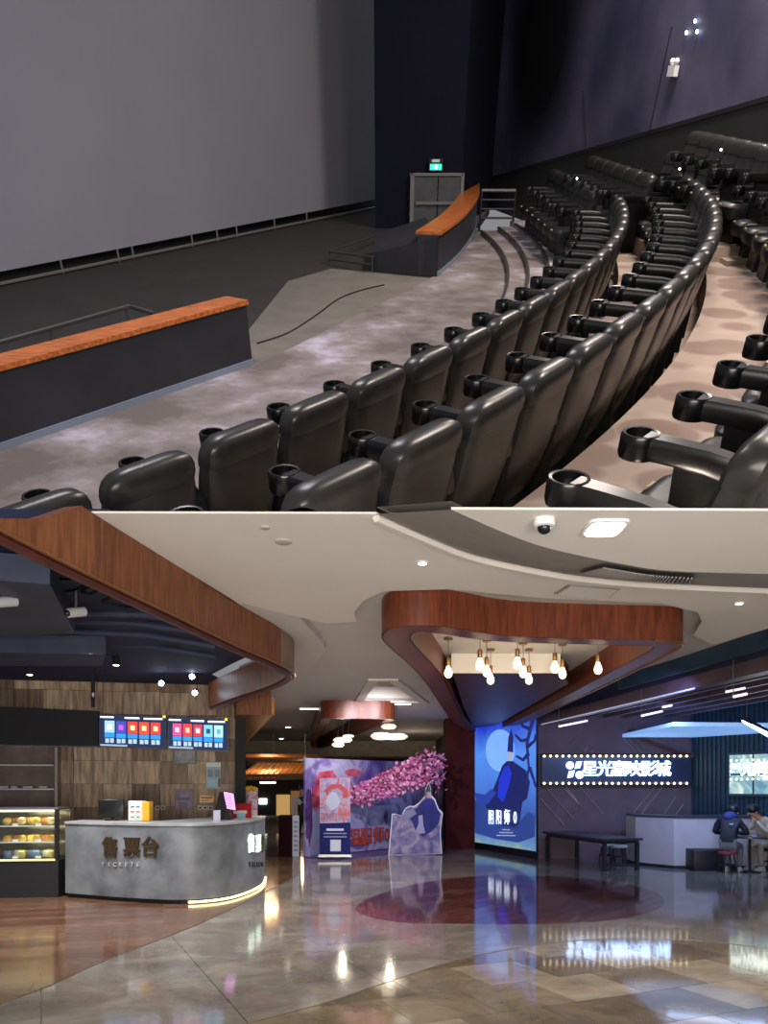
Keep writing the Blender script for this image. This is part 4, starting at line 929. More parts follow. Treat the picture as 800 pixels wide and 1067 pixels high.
# menu screens
def wplate(name, u0, v0, u1, v1, off, th, m, par, sk=0.0):
    # plate on the timber wall; sk: extra drop of the right side in picture rows
    a, b, c, d = wallpt(u0, v1, off), wallpt(u1, v1 + sk, off), wallpt(u1, v0 + sk, off), wallpt(u0, v0, off)
    return MB().hexa([a, b, c, d], [q - wn * th for q in (a, b, c, d)]).build(name, m, par, smooth=False)
cols = [[(150, 190, 220), (60, 70, 170), (214, 60, 50), (220, 70, 48), (212, 56, 50)], [(226, 70, 130), (220, 60, 60), (190, 50, 70), (110, 190, 210), (160, 220, 215)]]
for s_, (u0, u1, dv, lab) in enumerate(((103, 173.5, 0, 'left menu screen listing five film posters on the timber wall'), (174.5, 238, 3, 'right menu screen listing five film posters on the timber wall'))):
    o = empty('menu_screen', wallpt((u0 + u1) / 2, 780, .2)); tag(o, lab, 'screen', 'menu screens'); w = u1 - u0
    y0, y1 = 743.5 + dv, 778 + dv * .8
    wplate('bezel', u0, y0, u1, y1, .22, .08, M_black, o, 3); wplate('panel', u0 + 1, y0 + 1, u1 - 1, y1 - 1, .225, .006, emat('screen_navy', (20, 36, 74), 1.0), o, 3)
    for i in range(5):
        x0 = u0 + w * (.085 + .17 * i); x1 = x0 + w * .145; dd = 3 * (x0 - u0) / w
        wplate('poster_tile', x0, y0 + 7 + dd, x1, y0 + 19.5 + dd, .228, .003, emat('tile_%d%d' % (s_, i), cols[s_][i], 1.25), o, .3)
        wplate('poster_motif', x0 + w * .04, y0 + 11 + dd, x1 - w * .04, y0 + 16 + dd, .2305, .002, emat('motif_%d%d' % (s_, i), ((230, 230, 250), (200, 80, 200), (250, 220, 160), (250, 220, 160), (250, 220, 160))[i] if s_ == 0 else ((250, 200, 220), (250, 190, 160), (250, 230, 230), (40, 60, 90), (90, 160, 170))[i], 1.2), o, .3)
        wplate('price_band', x0, y0 + 20 + dd, x1, y0 + 24.5 + dd, .228, .003, emat('price_blue', (40, 140, 226), 1.2), o, .3)
        for q in range(2): wplate('session_box', x0 + w * (.01 + .07 * q), y0 + 25.5 + dd, x0 + w * (.065 + .07 * q), y0 + 30 + dd, .228, .003, emat('session_pale', (170, 200, 220), 1.0), o, .2)
    for x0, x1 in ((.02, .22), (.38, .6), (.66, .94)):
        dd = 3 * x0; wplate('header_text', u0 + w * x0, y0 + 2.5 + dd, u0 + w * x1, y0 + 4.3 + dd, .228, .003, emat('header_white', (226, 236, 250), 1.3), o, .4)
    wplate('footer_text', u0 + w * .02, y1 - 2.8, u0 + w * .42, y1 - 1, .228, .003, emat('footer_grey', (150, 170, 200), 1.0), o, 1)
    wplate('yellow_badge', u1 - 4, y0 + 2.0, u1 - 1, y0 + 4.5, .23, .003, emat('badge_yellow', (236, 220, 60), 1.2), o, 0)
# pictures and notices on the wall
def poster(u0, v0, u1, v1, nm, label, m, extras=()):
    o = empty(nm, wallpt((u0 + u1) / 2, v1, .06)); tag(o, label, 'poster'); wplate('sheet', u0, v0, u1, v1, .066, .012, m, o)
    for (a, b, c, d, mm) in extras: wplate('print', a, b, c, d, .069, .003, mm, o)
    return o
M_photo = mat('photo_print', (150, 150, 158), .4, col2=(40, 42, 52), vs=5)
poster(180, 781, 205, 796, 'framed_photo', 'dark framed black and white photo under the right menu screen', mat('photo_frame', (30, 30, 34), .4), [(182, 782, 203, 795, M_photo)])
poster(215, 794, 230, 822, 'price_notice', 'pale blue printed notice sheet on the timber wall beside the column', mat('notice_blue', (150, 166, 176), .5), [(215, 794.5, 230, 799, mat('notice_white', (206, 214, 216), .5)), (216.5, 802, 222, 810, mat('notice_grey', (110, 128, 140), .5)), (223.5, 802, 229, 810, mat('notice_grey', (110, 128, 140), .5)), (216.5, 813, 226, 820, mat('notice_teal', (140, 190, 206), .5)), (227.5, 811, 229.5, 820, mat('notice_dark', (40, 50, 60), .5))])
poster(182, 822, 201, 843, 'event_poster', 'small purple round-motif poster on the timber wall above the counter', mat('event_pale', (116, 100, 96), .5), [(183.5, 824, 199.5, 842.5, mat('event_purple', (84, 76, 112), .5, col2=(150, 120, 150), vs=7)), (184.5, 831, 198, 834, mat('event_white', (196, 200, 230), .5)), (185.5, 836, 197, 838, mat('event_white', (196, 200, 230), .5)), (186, 839.5, 196, 841.5, mat('event_white', (196, 200, 230), .5))])
poster(208, 829, 223, 836, 'name_plaque', 'small brass plaque on the timber wall above three sockets', mat('plaque_brass', (150, 112, 66), .4, metal=.4), [(209.5, 830.5, 221.5, 832, mat('plaque_dark', (90, 66, 40), .5)), (209.5, 833.5, 219, 834.5, mat('plaque_dark', (90, 66, 40), .5))])
for i, u in enumerate((208.5, 213.8, 219.2, 164, 169.8)):
    o = empty('wall_socket', wallpt(u, 842, .05)); tag(o, 'white wall socket above the counter, %s' % ('left of three under the brass plaque', 'middle of three under the brass plaque', 'right of three under the brass plaque', 'left of two right of the payment box', 'right of two right of the payment box')[i], 'socket', 'wall sockets')
    wplate('plate', u - 2.3, 839.5, u + 2.3, 843.8, .06, .012, mat('socket_white', (196, 194, 188), .5), o); wplate('slot', u - 1.2, 840.8, u + 1.2, 842.6, .064, .004, M_blackm, o)
o = empty('wall_socket', wallpt(112, 840, .05)); tag(o, 'white wall socket just above the black monitor', 'socket', 'wall sockets'); wplate('plate', 110, 837.5, 115, 842, .06, .012, mat('socket_white', (196, 194, 188), .5), o); wplate('slot', 111.4, 839, 113.6, 841, .064, .004, M_blackm, o)

# ------------------------------------------------------------------ snack display case
p0, p1 = Vector((-5.75, 10.25, 0)), Vector((-4.42, 10.42, 0)); dx = (p1 - p0).normalized(); dy = Vector((-dx.y, dx.x, 0)); L_ = (p1 - p0).length
dcx = empty('snack_display_case', (p0 + p1) / 2); tag(dcx, 'lit glass snack display case on a black base at the left edge', 'display case')
def cbox(name, s0, s1, d0, d1, z0, z1, m, par=None):
    q = [p0 + dx * s0 + dy * d0, p0 + dx * s1 + dy * d0, p0 + dx * s1 + dy * d1, p0 + dx * s0 + dy * d1]
    return MB().hexa([x + Vector((0, 0, z0)) for x in q], [x + Vector((0, 0, z1)) for x in q]).build(name, m, par or dcx, smooth=False)
cbox('base', 0, L_, 0, .65, .0, .5, M_blackm); cbox('warm_trim', 0, L_ - .04, -.01, .02, .5, .525, mat('warm_trim', (226, 206, 140), .4, emit=(240, 220, 150), es=.8))
cbox('back_panel', 0, L_, .6, .65, .52, 1.2, mat('case_mirror', (120, 116, 104), .15, metal=.7))
cbox('end_post', L_ - .05, L_, 0, .05, .5, 1.2, M_black); cbox('end_post', L_ - .05, L_, .6, .65, .5, 1.2, M_black)
cbox('side_glass', L_ - .012, L_ - .004, .05, .6, .52, 1.19, M_glass); cbox('front_glass', 0, L_ - .05, .004, .012, .52, 1.18, M_glass)
cbox('top', 0, L_, 0, .65, 1.19, 1.215, M_steel); cbox('lamp_strip', .05, L_ - .06, .03, .06, 1.165, 1.185, emat('case_lamp', (255, 240, 200), 5))
for z in (.74, .96): cbox('glass_shelf', 0, L_ - .05, .08, .58, z, z + .012, mat('shelf_glass', (200, 215, 210), .1, spec=.6))
for z in (.7, .92, 1.12): lamp('AREA', p0 + dx * 1.0 + dy * .2 + Vector((0, 0, z)), 1.4, (1, .88, .6), .5, p0 + dx * 1.0 + dy * .3 + Vector((0, 0, z - .3)), name='case_light', size_y=.1)
M_sn = [mat('bread_%d' % i, c, .6, var=.3, vs=20) for i, c in enumerate(((196, 150, 70), (214, 180, 90), (170, 110, 60), (220, 200, 150)))]
M_pk = [mat('packet_%d' % i, c, .4) for i, c in enumerate(((120, 150, 190), (190, 196, 180), (210, 200, 120), (90, 110, 150)))]
tiers = (('top', .972), ('middle', .752), ('bottom', .525)); 
for ti, (tn, z) in enumerate(tiers):
    for i in range(7):
        s = .62 + i * .095; c = p0 + dx * s + dy * (.2 + .1 * (i % 2)) + Vector((0, 0, z))
        if ti == 0:
            o = MB().ball(c + Vector((0, 0, .06)), .055, 10, 6, (1, .8, 1.0)).build('bread_roll', M_sn[(i + 1) % 4]); tag(o, 'golden bread roll on the top shelf of the snack case, %s from the left' % ORD[i], 'bread', 'bread on the top shelf')
        elif ti == 1:
            o = MB().loft([srr(c.x, c.y, c.z + zz, w, .07, 12, 3) for zz, w in ((0, .09), (.03, .11), (.075, .08), (.085, .03))]).build('pastry', M_sn[i % 2 + (1 if i % 3 else 0)]); tag(o, 'pale yellow pastry on the middle shelf of the snack case, %s from the left' % ORD[i], 'pastry', 'pastries on the middle shelf')
        else:
            o = MB().loft([srr(c.x, c.y, c.z + zz, w, dd_, 12, 4) for zz, w, dd_ in ((0, .075, .05), (.01, .08, .06), (.09, .075, .05), (.1, .07, .01))]).build('snack_packet', M_pk[i % 4]); tag(o, 'snack packet on the bottom shelf of the snack case, %s from the left' % ORD[i], 'packet', 'packets on the bottom shelf')
    for i in range(2): cbox('price_card', .72 + .3 * i, .79 + .3 * i, .09, .1, z + .0, z + .035, M_white)

# ------------------------------------------------------------------ film backdrop, banner, standee, blossom tree
def art(name, stops, scale, emis=0.0, dist=1.5, seed=0.0):
    m = bpy.data.materials.new(name); m.use_nodes = True; nt = m.node_tree; b = nt.nodes['Principled BSDF']
    tc = nt.nodes.new('ShaderNodeTexCoord'); mp = nt.nodes.new('ShaderNodeMapping'); mp.inputs['Location'].default_value = (seed, seed * .7, seed * 1.3)
    n = nt.nodes.new('ShaderNodeTexNoise'); n.inputs['Scale'].default_value = scale; n.inputs['Detail'].default_value = 5; n.inputs['Distortion'].default_value = dist
    nt.links.new(tc.outputs['Object'], mp.inputs[0]); nt.links.new(mp.outputs[0], n.inputs['Vector'])
    r = nt.nodes.new('ShaderNodeValToRGB'); el = r.color_ramp.elements
    el[0].position, el[0].color = stops[0][0], rgb(stops[0][1]); el[1].position, el[1].color = stops[-1][0], rgb(stops[-1][1])
    for p, c in stops[1:-1]: k = el.new(p); k.color = rgb(c)
    nt.links.new(n.outputs['Fac'], r.inputs[0]); nt.links.new(r.outputs[0], b.inputs['Base Color']); b.inputs['Roughness'].default_value = .45
    if emis: nt.links.new(r.outputs[0], b.inputs['Emission Color']); b.inputs['Emission Strength'].default_value = emis
    return m
BL, BR = Vector((-1.68, 16.4, 0)), Vector((1.62, 20.2, 0)); bd = (BR - BL).normalized(); bn = Vector((bd.y, -bd.x, 0))
def bpt(u, v, off=0.0):
    d = Vector(((u - PU) / FPX, 1, (PV - v) / FPX)); o = Vector((0, 0, EYE)); t = (BL + bn * off - o).dot(bn) / d.dot(bn); return o + d * t
bk_ = empty('film_backdrop', (BL + BR) / 2); tag(bk_, 'wide painted pink and violet film backdrop wall standing in the foyer', 'backdrop')
M_art = art('backdrop_art', [(.30, (84, 58, 140)), (.42, (126, 112, 178)), (.50, (172, 170, 208)), (.58, (160, 166, 212)), (.66, (178, 92, 136))], 1.1, seed=2.0)
MB().prism([tuple(BL.xy), tuple(BR.xy), tuple((BR - bn * .05).xy), tuple((BL - bn * .05).xy)], .02, 2.12).build('board', M_art, bk_, smooth=False)
def bplate(name, pts, off, m, par, th=.01):
    q = [bpt(u, v, off) for u, v in pts]; n = len(q)
    return MB().add(q + [x - bn * th for x in q], [tuple(range(n)), tuple(range(n, 2 * n))[::-1]] + [(i, (i + 1) % n, n + (i + 1) % n, n + i) for i in range(n)]).build(name, m, par, smooth=False)
M_pk2 = art('backdrop_pink', [(.35, (150, 40, 72)), (.5, (190, 66, 96)), (.65, (206, 110, 140))], 3)
M_vio = art('backdrop_violet', [(.35, (60, 34, 92)), (.6, (96, 60, 124))], 3)
M_org = art('backdrop_orange', [(.35, (150, 50, 50)), (.6, (206, 92, 62))], 4)
M_mist = art('backdrop_mist', [(.35, (120, 120, 164)), (.65, (176, 172, 200))], 2)
def blob(u, v, a, b, n=18, j=.25):
    return [(u + a * (1 + random.uniform(-j, j)) * cos(2 * pi * k / n), v + b * (1 + random.uniform(-j, j)) * sin(2 * pi * k / n)) for k in range(n)]
for (pts, m) in ((blob(322, 850, 3.5, 30), M_vio), (blob(340, 812, 12, 9), M_pk2), (blob(330, 829, 6, 14), M_pk2), (blob(368, 805, 9, 4), M_pk2), (blob(403, 823, 16, 4.5), M_org), (blob(392, 848, 22, 11), M_mist), (blob(380, 836, 12, 5), M_mist), (blob(377, 876, 10, 5), M_org), (blob(402, 851, 2.5, 8), M_vio), (blob(355, 835, 10, 6), M_mist)):
    bplate('painted_patch', pts, .012, m, bk_)
c = bpt(385, 872, .03); text('title_lettering', '阴阳师0', .42, c, bd, (0, 0, 1), mat('title_red', (176, 74, 74), .5), bk_, .012, .01)
MB().prism([tuple((BL + bn * .9 + bd * .1).xy), tuple((BL + bn * .9 + bd * 2.6).xy), tuple((BR - bd * .2 + bn * .35).xy), tuple((BL - bd * .05 + bn * .02).xy)], 0.004, .02).build('floor_mat', mat('violet_mat', (86, 74, 134), .4), bk_, smooth=False)
# roll-up banner
q = bpt(349, 892, .45); rb_ = empty('roll_up_banner', (q.x, q.y, 0)); tag(rb_, 'roll-up film banner with a dark blue lower half before the painted backdrop', 'banner')
Yb = 15.9
def bp2(u, v, y=Yb): return ly(u, v, y)
def plate(name, pts, Y, m, par, th=.008):
    q = [ly(u, v, Y) for u, v in pts]; n = len(q)
    return MB().add(q + [x + Vector((0, th, 0)) for x in q], [tuple(range(n)), tuple(range(n, 2 * n))[::-1]] + [(i, (i + 1) % n, n + (i + 1) % n, n + i) for i in range(n)]).build(name, m, par, smooth=False)
plate('upper_print', [(333, 811), (365, 810), (365, 857), (333, 858)], Yb, art('banner_art', [(.35, (130, 120, 170)), (.5, (176, 160, 190)), (.62, (190, 90, 110))], 4, seed=5), rb_)
plate('lower_print', [(333, 858), (365, 857), (365, 892), (333, 892)], Yb, mat('banner_navy', (34, 38, 96), .8, spec=.15), rb_)
plate('painted_swirl', [(338, 824), (345, 817), (355, 817), (362, 823), (362, 831), (357, 832), (358, 826), (352, 821), (344, 823), (341, 829)], Yb - .006, mat('swirl_red', (188, 62, 74), .5), rb_, .004)
plate('pale_figure_patch', blob(347, 835, 7, 9, 14, .15), Yb - .004, mat('patch_pale', (184, 188, 214), .5), rb_, .003)
MB().box(ly(349, 892.5, Yb) + Vector((0, 0, .02)), (.68, .14, .05)).build('base_case', M_steel, rb_, smooth=False)
MB().tube([ly(349, 892, Yb + .03), ly(349, 811, Yb + .03)], .01, 6).build('support_pole', M_steel, rb_)
text('title_lettering', '阴阳师0', .17, ly(349, 851.5, Yb - .012), (1, 0, 0), (0, 0, 1), mat('banner_title', (176, 110, 110), .5), rb_, .004, .01)
for v, s, t_ in ((864.5, .10, '阴阳师零'), (868.5, .055, '2024'), (872, .04, '')):
    if t_ and s > .06: plate('caption_line', [(340, v - 1.2), (358, v - 1.2), (358, v + 1.2), (340, v + 1.2)], Yb - .006, mat('caption_white', (206, 206, 224), .5), rb_, .003)
    else: plate('caption_line', [(337, v - .6), (361, v - .6), (361, v + .5), (337, v + .5)], Yb - .006, mat('caption_grey', (140, 144, 176), .5), rb_, .003)
plate('white_label', [(344, 875), (355, 875), (355, 887), (344, 887)], Yb - .006, mat('label_white', (196, 200, 214), .5), rb_, .003)
# cut-out standee, a plain robed silhouette on printed board
Ys = 16.9
st_ = empty('cutout_standee', ly(433, 890, Ys)); tag(st_, 'white-edged cardboard standee of a blue robed silhouette', 'standee')
outl = [(404.5, 891), (408, 848), (412, 847.5), (418, 850), (422, 842), (427, 839.5), (431, 840), (437, 836), (441, 831), (443.5, 829), (443, 822), (446.5, 815), (449, 821), (449, 828.5), (453, 832), (457, 842), (461.5, 847), (460, 858), (459, 866), (460.5, 890)]
plate('board', outl, Ys, mat('standee_edge', (206, 206, 220), .5), st_, .03)
cu_, cv_ = 434, 862
plate('print', [(cu_ + (u - cu_) * .955, cv_ + (v - cv_) * .965 + .5) for u, v in outl], Ys - .008, art('standee_art', [(.35, (50, 46, 112)), (.5, (92, 84, 146)), (.68, (150, 140, 164))], 2.2, seed=9), st_, .006)
plate('robe_shape', [(434, 842), (440, 835), (444.5, 832), (449, 832), (452.5, 835), (456, 844), (459, 848), (457, 858), (450, 866), (441, 872), (434, 868), (430, 858), (426, 850), (419, 853), (424, 845), (430, 843)], Ys - .014, mat('robe_blue', (26, 32, 118), .7, var=.3, vs=5), st_, .005)
plate('sash_shape', [(436, 850), (440, 849), (441, 860), (443, 868), (436, 869), (433, 866), (436, 858)], Ys - .019, mat('sash_pale', (150, 148, 190), .5), st_, .004)
plate('sleeve_shape', [(418, 850), (424, 844), (431, 843), (434, 848), (428, 852), (421, 853)], Ys - .019, mat('sleeve_pale', (120, 118, 160), .5), st_, .004)
plate('head_shape', [(444.6, 826), (446, 824.5), (448, 825), (448.4, 829), (447, 832), (445.2, 831)], Ys - .019, mat('head_tone', (170, 140, 140), .5), st_, .004)
plate('hat_shape', [(444, 825), (444.4, 820), (446.6, 816.5), (448, 820), (448.4, 825)], Ys - .021, mat('hat_dark', (26, 26, 60), .5), st_, .004)
MB().hexa([ly(430, 891, Ys + .03), ly(436, 891, Ys + .03), ly(436, 891, Ys + .35), ly(430, 891, Ys + .35)], [ly(430, 850, Ys + .03), ly(436, 850, Ys + .03), ly(436, 850, Ys + .05), ly(430, 850, Ys + .05)]).build('easel_strut', mat('card_brown', (120, 96, 70), .7), st_, smooth=False)
# blossom tree
Yt = 17.6
tr = empty('blossom_tree', ly(455, 888, 19.0)); tag(tr, 'artificial pink cherry blossom bough arching over the painted backdrop', 'tree')
spine = smooth_poly([ly(458, 884, 18.6), ly(455, 850, 18.3), ly(452, 815, 18.0), ly(440, 802, 17.7), ly(415, 808, 17.4), ly(390, 820, 17.2), ly(368, 832, 17.0)], 4)
MB().tube(spine, [.07 * (1 - .8 * i / (len(spine) - 1)) for i in range(len(spine))], 7).build('trunk', mat('bark', (66, 44, 44), .8), tr)
for k in range(9):
    i = 8 + k * 2; i = min(i, len(spine) - 2); b0 = Vector(spine[i]); MB().tube([b0, b0 + Vector((random.uniform(-.3, .3), random.uniform(-.2, .1), random.uniform(.1, .45)))], [.02, .006], 5).build('branch', mat('bark', (66, 44, 44), .8), tr)
def blossoms(n, cols_i, m):
    mb = MB()
    for _ in range(n):
        t = random.random() ** .75; u = 456 - 90 * t; v = 798 + 34 * t ** 1.1
        spread = (24 - 14 * t) * (1.35 if random.random() < .12 else 1); a = random.random() * 2 * pi; r = math.sqrt(random.random()) * spread
        c = ly(u + r * cos(a) * .62, v + r * sin(a) * .8 + (4 if t < .1 else 0), 17.3 + random.uniform(-.35, .35)); s = random.uniform(.025, .062)
        ax = Vector((random.gauss(0, 1), random.gauss(0, 1), random.gauss(0, 1))).normalized(); e1 = ax.orthogonal().normalized(); e2 = ax.cross(e1)
        mb.add([c + (e1 * cos(2 * pi * k / 5) + e2 * sin(2 * pi * k / 5)) * s * (1 if True else .5) for k in range(5)] + [c + ax * s * .45], [(k, (k + 1) % 5, 5) for k in range(5)])
    return tag(mb.build('blossoms', m, tr, smooth=False), kind='stuff')
blossoms(900, 0, mat('blossom_pink', (228, 146, 200), .7)); blossoms(700, 1, mat('blossom_mauve', (200, 112, 176), .7)); blossoms(400, 2, mat('blossom_pale', (240, 190, 226), .7)); blossoms(350, 3, mat('blossom_deep', (160, 70, 110), .7))

# ------------------------------------------------------------------ far concourse
o = empty('sign_stand', ly(300, 893, 16.4)); tag(o, 'dark maroon box stand with a white printed side panel', 'stand')
p = lz(297, 893, 0); MB().box(p + Vector((0, .2, .45)), (.28, .4, .88)).build('box', mat('maroon_box', (40, 16, 20), .85, spec=.1), o, smooth=False)
MB().box(p + Vector((.23, .0, .45)), (.14, .05, .88)).build('white_panel', mat('panel_pale', (188, 192, 204), .5), o, smooth=False)
for k in range(7): MB().box(p + Vector((.23, -.028, .15 + .1 * k)), (.08, .006, .045)).build('print_line', mat('print_grey', (130, 134, 150), .5), o, smooth=False)
o = empty('popcorn_bucket', ly(261, 870, 14.2)); tag(o, 'giant popcorn bucket display behind the ticket counter end', 'display')
c = ly(260, 845, 14.2); c.z = 0
MB().lathe([(.11, .02), (.16, 1.40), (.165, 1.42), (.15, 1.42), (.14, 1.36)], 18, c).build('bucket', art('bucket_art', [(.4, (196, 150, 170)), (.5, (214, 190, 200)), (.6, (130, 60, 110))], 5), o)
pc = MB()
for k in range(26): pc.ball(c + Vector((random.uniform(-.11, .11), random.uniform(-.11, .11), 1.42 + random.uniform(0, .07))), random.uniform(.03, .045), 6, 4)
pc.build('popcorn_heap', mat('popcorn', (236, 190, 60), .6), o); o.children[-1]['kind'] = 'stuff'
can = empty('slatted_canopy', ly(280, 805, 24)); tag(can, 'timber slatted canopy with a painted warm glow over the far concourse', 'canopy')
M_warm = mat('timber_emissive_glow', (206, 140, 70), .5, var=.2, vs=4, emit=(200, 120, 50), es=.25)  # slight emission paints the warm light onto the slats
for k in range(12):
    a, b = ly(246 + 6.2 * k, 812 - .2 * k, 22.0), ly(268 + 5 * k, 796, 27)
    MB().hexa([a, a + Vector((.11, 0, 0)), b + Vector((.12, 0, 0)), b], [q + Vector((0, 0, .05)) for q in (a, a + Vector((.11, 0, 0)), b + Vector((.12, 0, 0)), b)]).build('slat', M_warm, can, smooth=False)
MB().hexa([ly(240, 813.5, 22), ly(322, 812, 22), ly(322, 812, 22.2), ly(240, 813.5, 22.2)], [ly(240, 807, 22), ly(322, 806, 22), ly(322, 806, 22.2), ly(240, 807, 22.2)]).build('front_beam', mat('canopy_beam', (120, 84, 44), .5), can, smooth=False)
MB().prism([tuple(ly(240, 800, 22.1).xy), tuple(ly(330, 800, 22.1).xy), tuple(ly(345, 800, 28).xy), tuple(ly(255, 800, 28).xy)], 2.45, 2.5).build('canopy_deck', mat('canopy_deck', (120, 84, 50), .6), can, smooth=False)
for uu in (250, 285, 318): MB().tube([ly(uu, 806, 22.1), (ly(uu, 806, 22.1).x, 22.1, 3.0)], .012, 5).build('hanger', M_steel, can)
MB().box(ly(279, 815.5, 22.1), (.45, .04, .05)).build('lit_sign', emat('shop_sign', (250, 240, 220), 4), can)
for i, (u0, u1, v0, v1, colr, es) in enumerate(((270, 278, 832, 838, (210, 235, 235), 4), (288, 302, 828, 850, (190, 150, 90), .9), (303, 312, 824, 858, (150, 110, 70), .5), (248, 262, 860, 866, (230, 150, 80), .6))):
    a = ly(u0, v1, 39.85); b = ly(u1, v0, 39.85); a.z = max(a.z, .02); o = MB().box((a + b) / 2, (b.x - a.x, .1, b.z - a.z)).build('shop_window', emat('shop_%d' % i, colr, es), smooth=False); tag(o, ('small bright lit panel in the far shops', 'amber lit shop bay behind the sign stand', 'dim amber shop bay beside the backdrop', 'low orange lit shop step far behind the counter')[i], 'shop window', 'far shops')
lamp('POINT', (-3.6, 24, 2.2), 60, (1, .62, .3), .3, name='canopy_light'); lamp('POINT', (-3.2, 31, 2.0), 60, (1, .7, .42), .3, name='shop_light'); lamp('POINT', (.9, 23, 2.4), 12, (1, .8, .6), .2, name='corridor_light')

# ------------------------------------------------------------------ LED film poster
PA, PB = Vector((2.215, 18.72, 0)), Vector((3.16, 16.0, 0)); pd = (PB - PA).normalized(); pn_ = Vector((pd.y, -pd.x, 0)); pn_ = pn_ if pn_.y < 0 else -pn_
def ppt(u, v, off=0.0):
    d = Vector(((u - PU) / FPX, 1, (PV - v) / FPX)); o = Vector((0, 0, EYE)); t = (PA + pn_ * off - o).dot(pn_) / d.dot(pn_); return o + d * t
ps = empty('led_poster', (PA + PB) / 2); tag(ps, 'tall glowing blue LED film poster beside the maroon pillar', 'screen')
MB().prism([tuple(PA.xy), tuple(PB.xy), tuple((PB - pn_ * .2).xy), tuple((PA - pn_ * .2).xy)], 0.0, 3.16).build('cabinet', M_black, ps, smooth=False)
def led_mat():
    m = bpy.data.materials.new('led_blue'); m.use_nodes = True; nt = m.node_tree; b = nt.nodes['Principled BSDF']
    g = nt.nodes.new('ShaderNodeNewGeometry'); s = nt.nodes.new('ShaderNodeSeparateXYZ'); nt.links.new(g.outputs['Position'], s.inputs[0])
    mr = nt.nodes.new('ShaderNodeMapRange'); mr.inputs[1].default_value = .1; mr.inputs[2].default_value = 3.0; nt.links.new(s.outputs['Z'], mr.inputs[0])
    n = nt.nodes.new('ShaderNodeTexNoise'); n.inputs['Scale'].default_value = 1.4; n.inputs['Detail'].default_value = 5; nt.links.new(g.outputs['Position'], n.inputs['Vector'])
    ad = nt.nodes.new('ShaderNodeMath'); ad.operation = 'MULTIPLY_ADD'; ad.inputs[1].default_value = .32; nt.links.new(n.outputs['Fac'], ad.inputs[0])
    su = nt.nodes.new('ShaderNodeMath'); su.operation = 'SUBTRACT'; su.inputs[1].default_value = .16; nt.links.new(mr.outputs[0], su.inputs[0]); nt.links.new(su.outputs[0], ad.inputs[2])
    r = nt.nodes.new('ShaderNodeValToRGB'); el = r.color_ramp.elements
    el[0].position = 0; el[0].color = rgb(150, 176, 140); el[1].position = 1; el[1].color = rgb(34, 58, 200)
    for p, c in ((.09, (96, 140, 190)), (.22, (56, 90, 168)), (.45, (74, 122, 216)), (.75, (84, 146, 244))): k = el.new(p); k.color = rgb(c)
    nt.links.new(ad.outputs[0], r.inputs[0]); nt.links.new(r.outputs[0], b.inputs['Emission Color']); b.inputs['Emission Strength'].default_value = 1.0; b.inputs['Base Color'].default_value = (0.01, .01, .02, 1)
    return m
def pplate(name, pts, off, m, th=.006):
    q = [ppt(u, v, off) for u, v in pts]; n = len(q)
    return MB().add(q + [x - pn_ * th for x in q], [tuple(range(n)), tuple(range(n, 2 * n))[::-1]] + [(i, (i + 1) % n, n + (i + 1) % n, n + i) for i in range(n)]).build(name, m, ps, smooth=False)
a, b = ppt(493.5, 884, .01), ppt(558, 894, .01); za, zt = .16, 3.12
MB().hexa([Vector((a.x, a.y, za)), Vector((b.x, b.y, za)), Vector((b.x, b.y, za)) - pn_ * .008, Vector((a.x, a.y, za)) - pn_ * .008], [Vector((a.x, a.y, zt)), Vector((b.x, b.y, zt)), Vector((b.x, b.y, zt)) - pn_ * .008, Vector((a.x, a.y, zt)) - pn_ * .008]).build('picture', led_mat(), ps, smooth=False)
E_dk = emat('led_dark', (26, 34, 92), 1.0); E_mid = emat('led_mid', (40, 60, 150), 1.0); E_moon = emat('led_moon', (112, 160, 246), 1.1); E_wh = emat('led_white', (214, 230, 250), 1.3); E_gr = emat('led_green', (150, 196, 150), 1.0); E_sk = emat('led_pale', (150, 160, 190), 1.0)
pplate('moon_shape', [(521 + 15 * cos(2 * pi * k / 24), 782 + 22 * sin(2 * pi * k / 24)) for k in range(24)], .014, E_moon, .003)
pplate('robe_shape', [(518, 812), (523, 798), (528, 793), (534, 793), (541, 798), (548, 803), (552, 815), (549, 832), (544, 836), (541, 858), (536, 862), (520, 860), (510, 846), (505, 838), (512, 826)], .02, E_dk, .003)
pplate('robe_fold', [(520, 812), (525, 800), (530, 797), (533, 806), (529, 822), (524, 836), (518, 830)], .024, emat('led_blue2', (34, 50, 190), 1.0), .003)
pplate('sleeve_shape', [(494, 826), (505, 828), (512, 822), (517, 826), (508, 838), (497, 836)], .024, E_mid, .003)
pplate('head_shape', [(528, 786), (530, 783), (533, 783), (534.5, 788), (533, 793), (529.5, 793)], .024, E_sk, .003)
pplate('hat_shape', [(528.5, 783), (529.5, 768), (532.5, 760), (534.5, 768), (534.5, 784)], .027, E_dk, .003)
pplate('ground_shape', [(494, 834), (512, 838), (522, 850), (540, 858), (550, 846), (557, 850), (557, 872), (540, 878), (515, 874), (495, 868)], .017, emat('led_ground', (40, 62, 128), 1.0), .003)
for pts in (((556, 748), (549, 775), (551, 800), (548, 820)), ((551, 770), (543, 772), (537, 766)), ((551, 785), (545, 792), (538, 788)), ((552, 800), (556, 812), (558, 820)), ((553, 760), (545, 757), (541, 750)), ((550, 778), (557, 772), (558, 765))):
    MB().tube([ppt(u, v, .02) for u, v in pts], [.05, .035, .025, .02][:len(pts)], 5).build('tree_shape', E_dk, ps)
for ch_, u in zip('阴阳师0', (511.5, 519.5, 528, 536.5)): text('title_letter', ch_, .36, ppt(u, 852.5, .035), pd, (0, 0, 1), E_wh, ps, .006, .01, squash=.78)
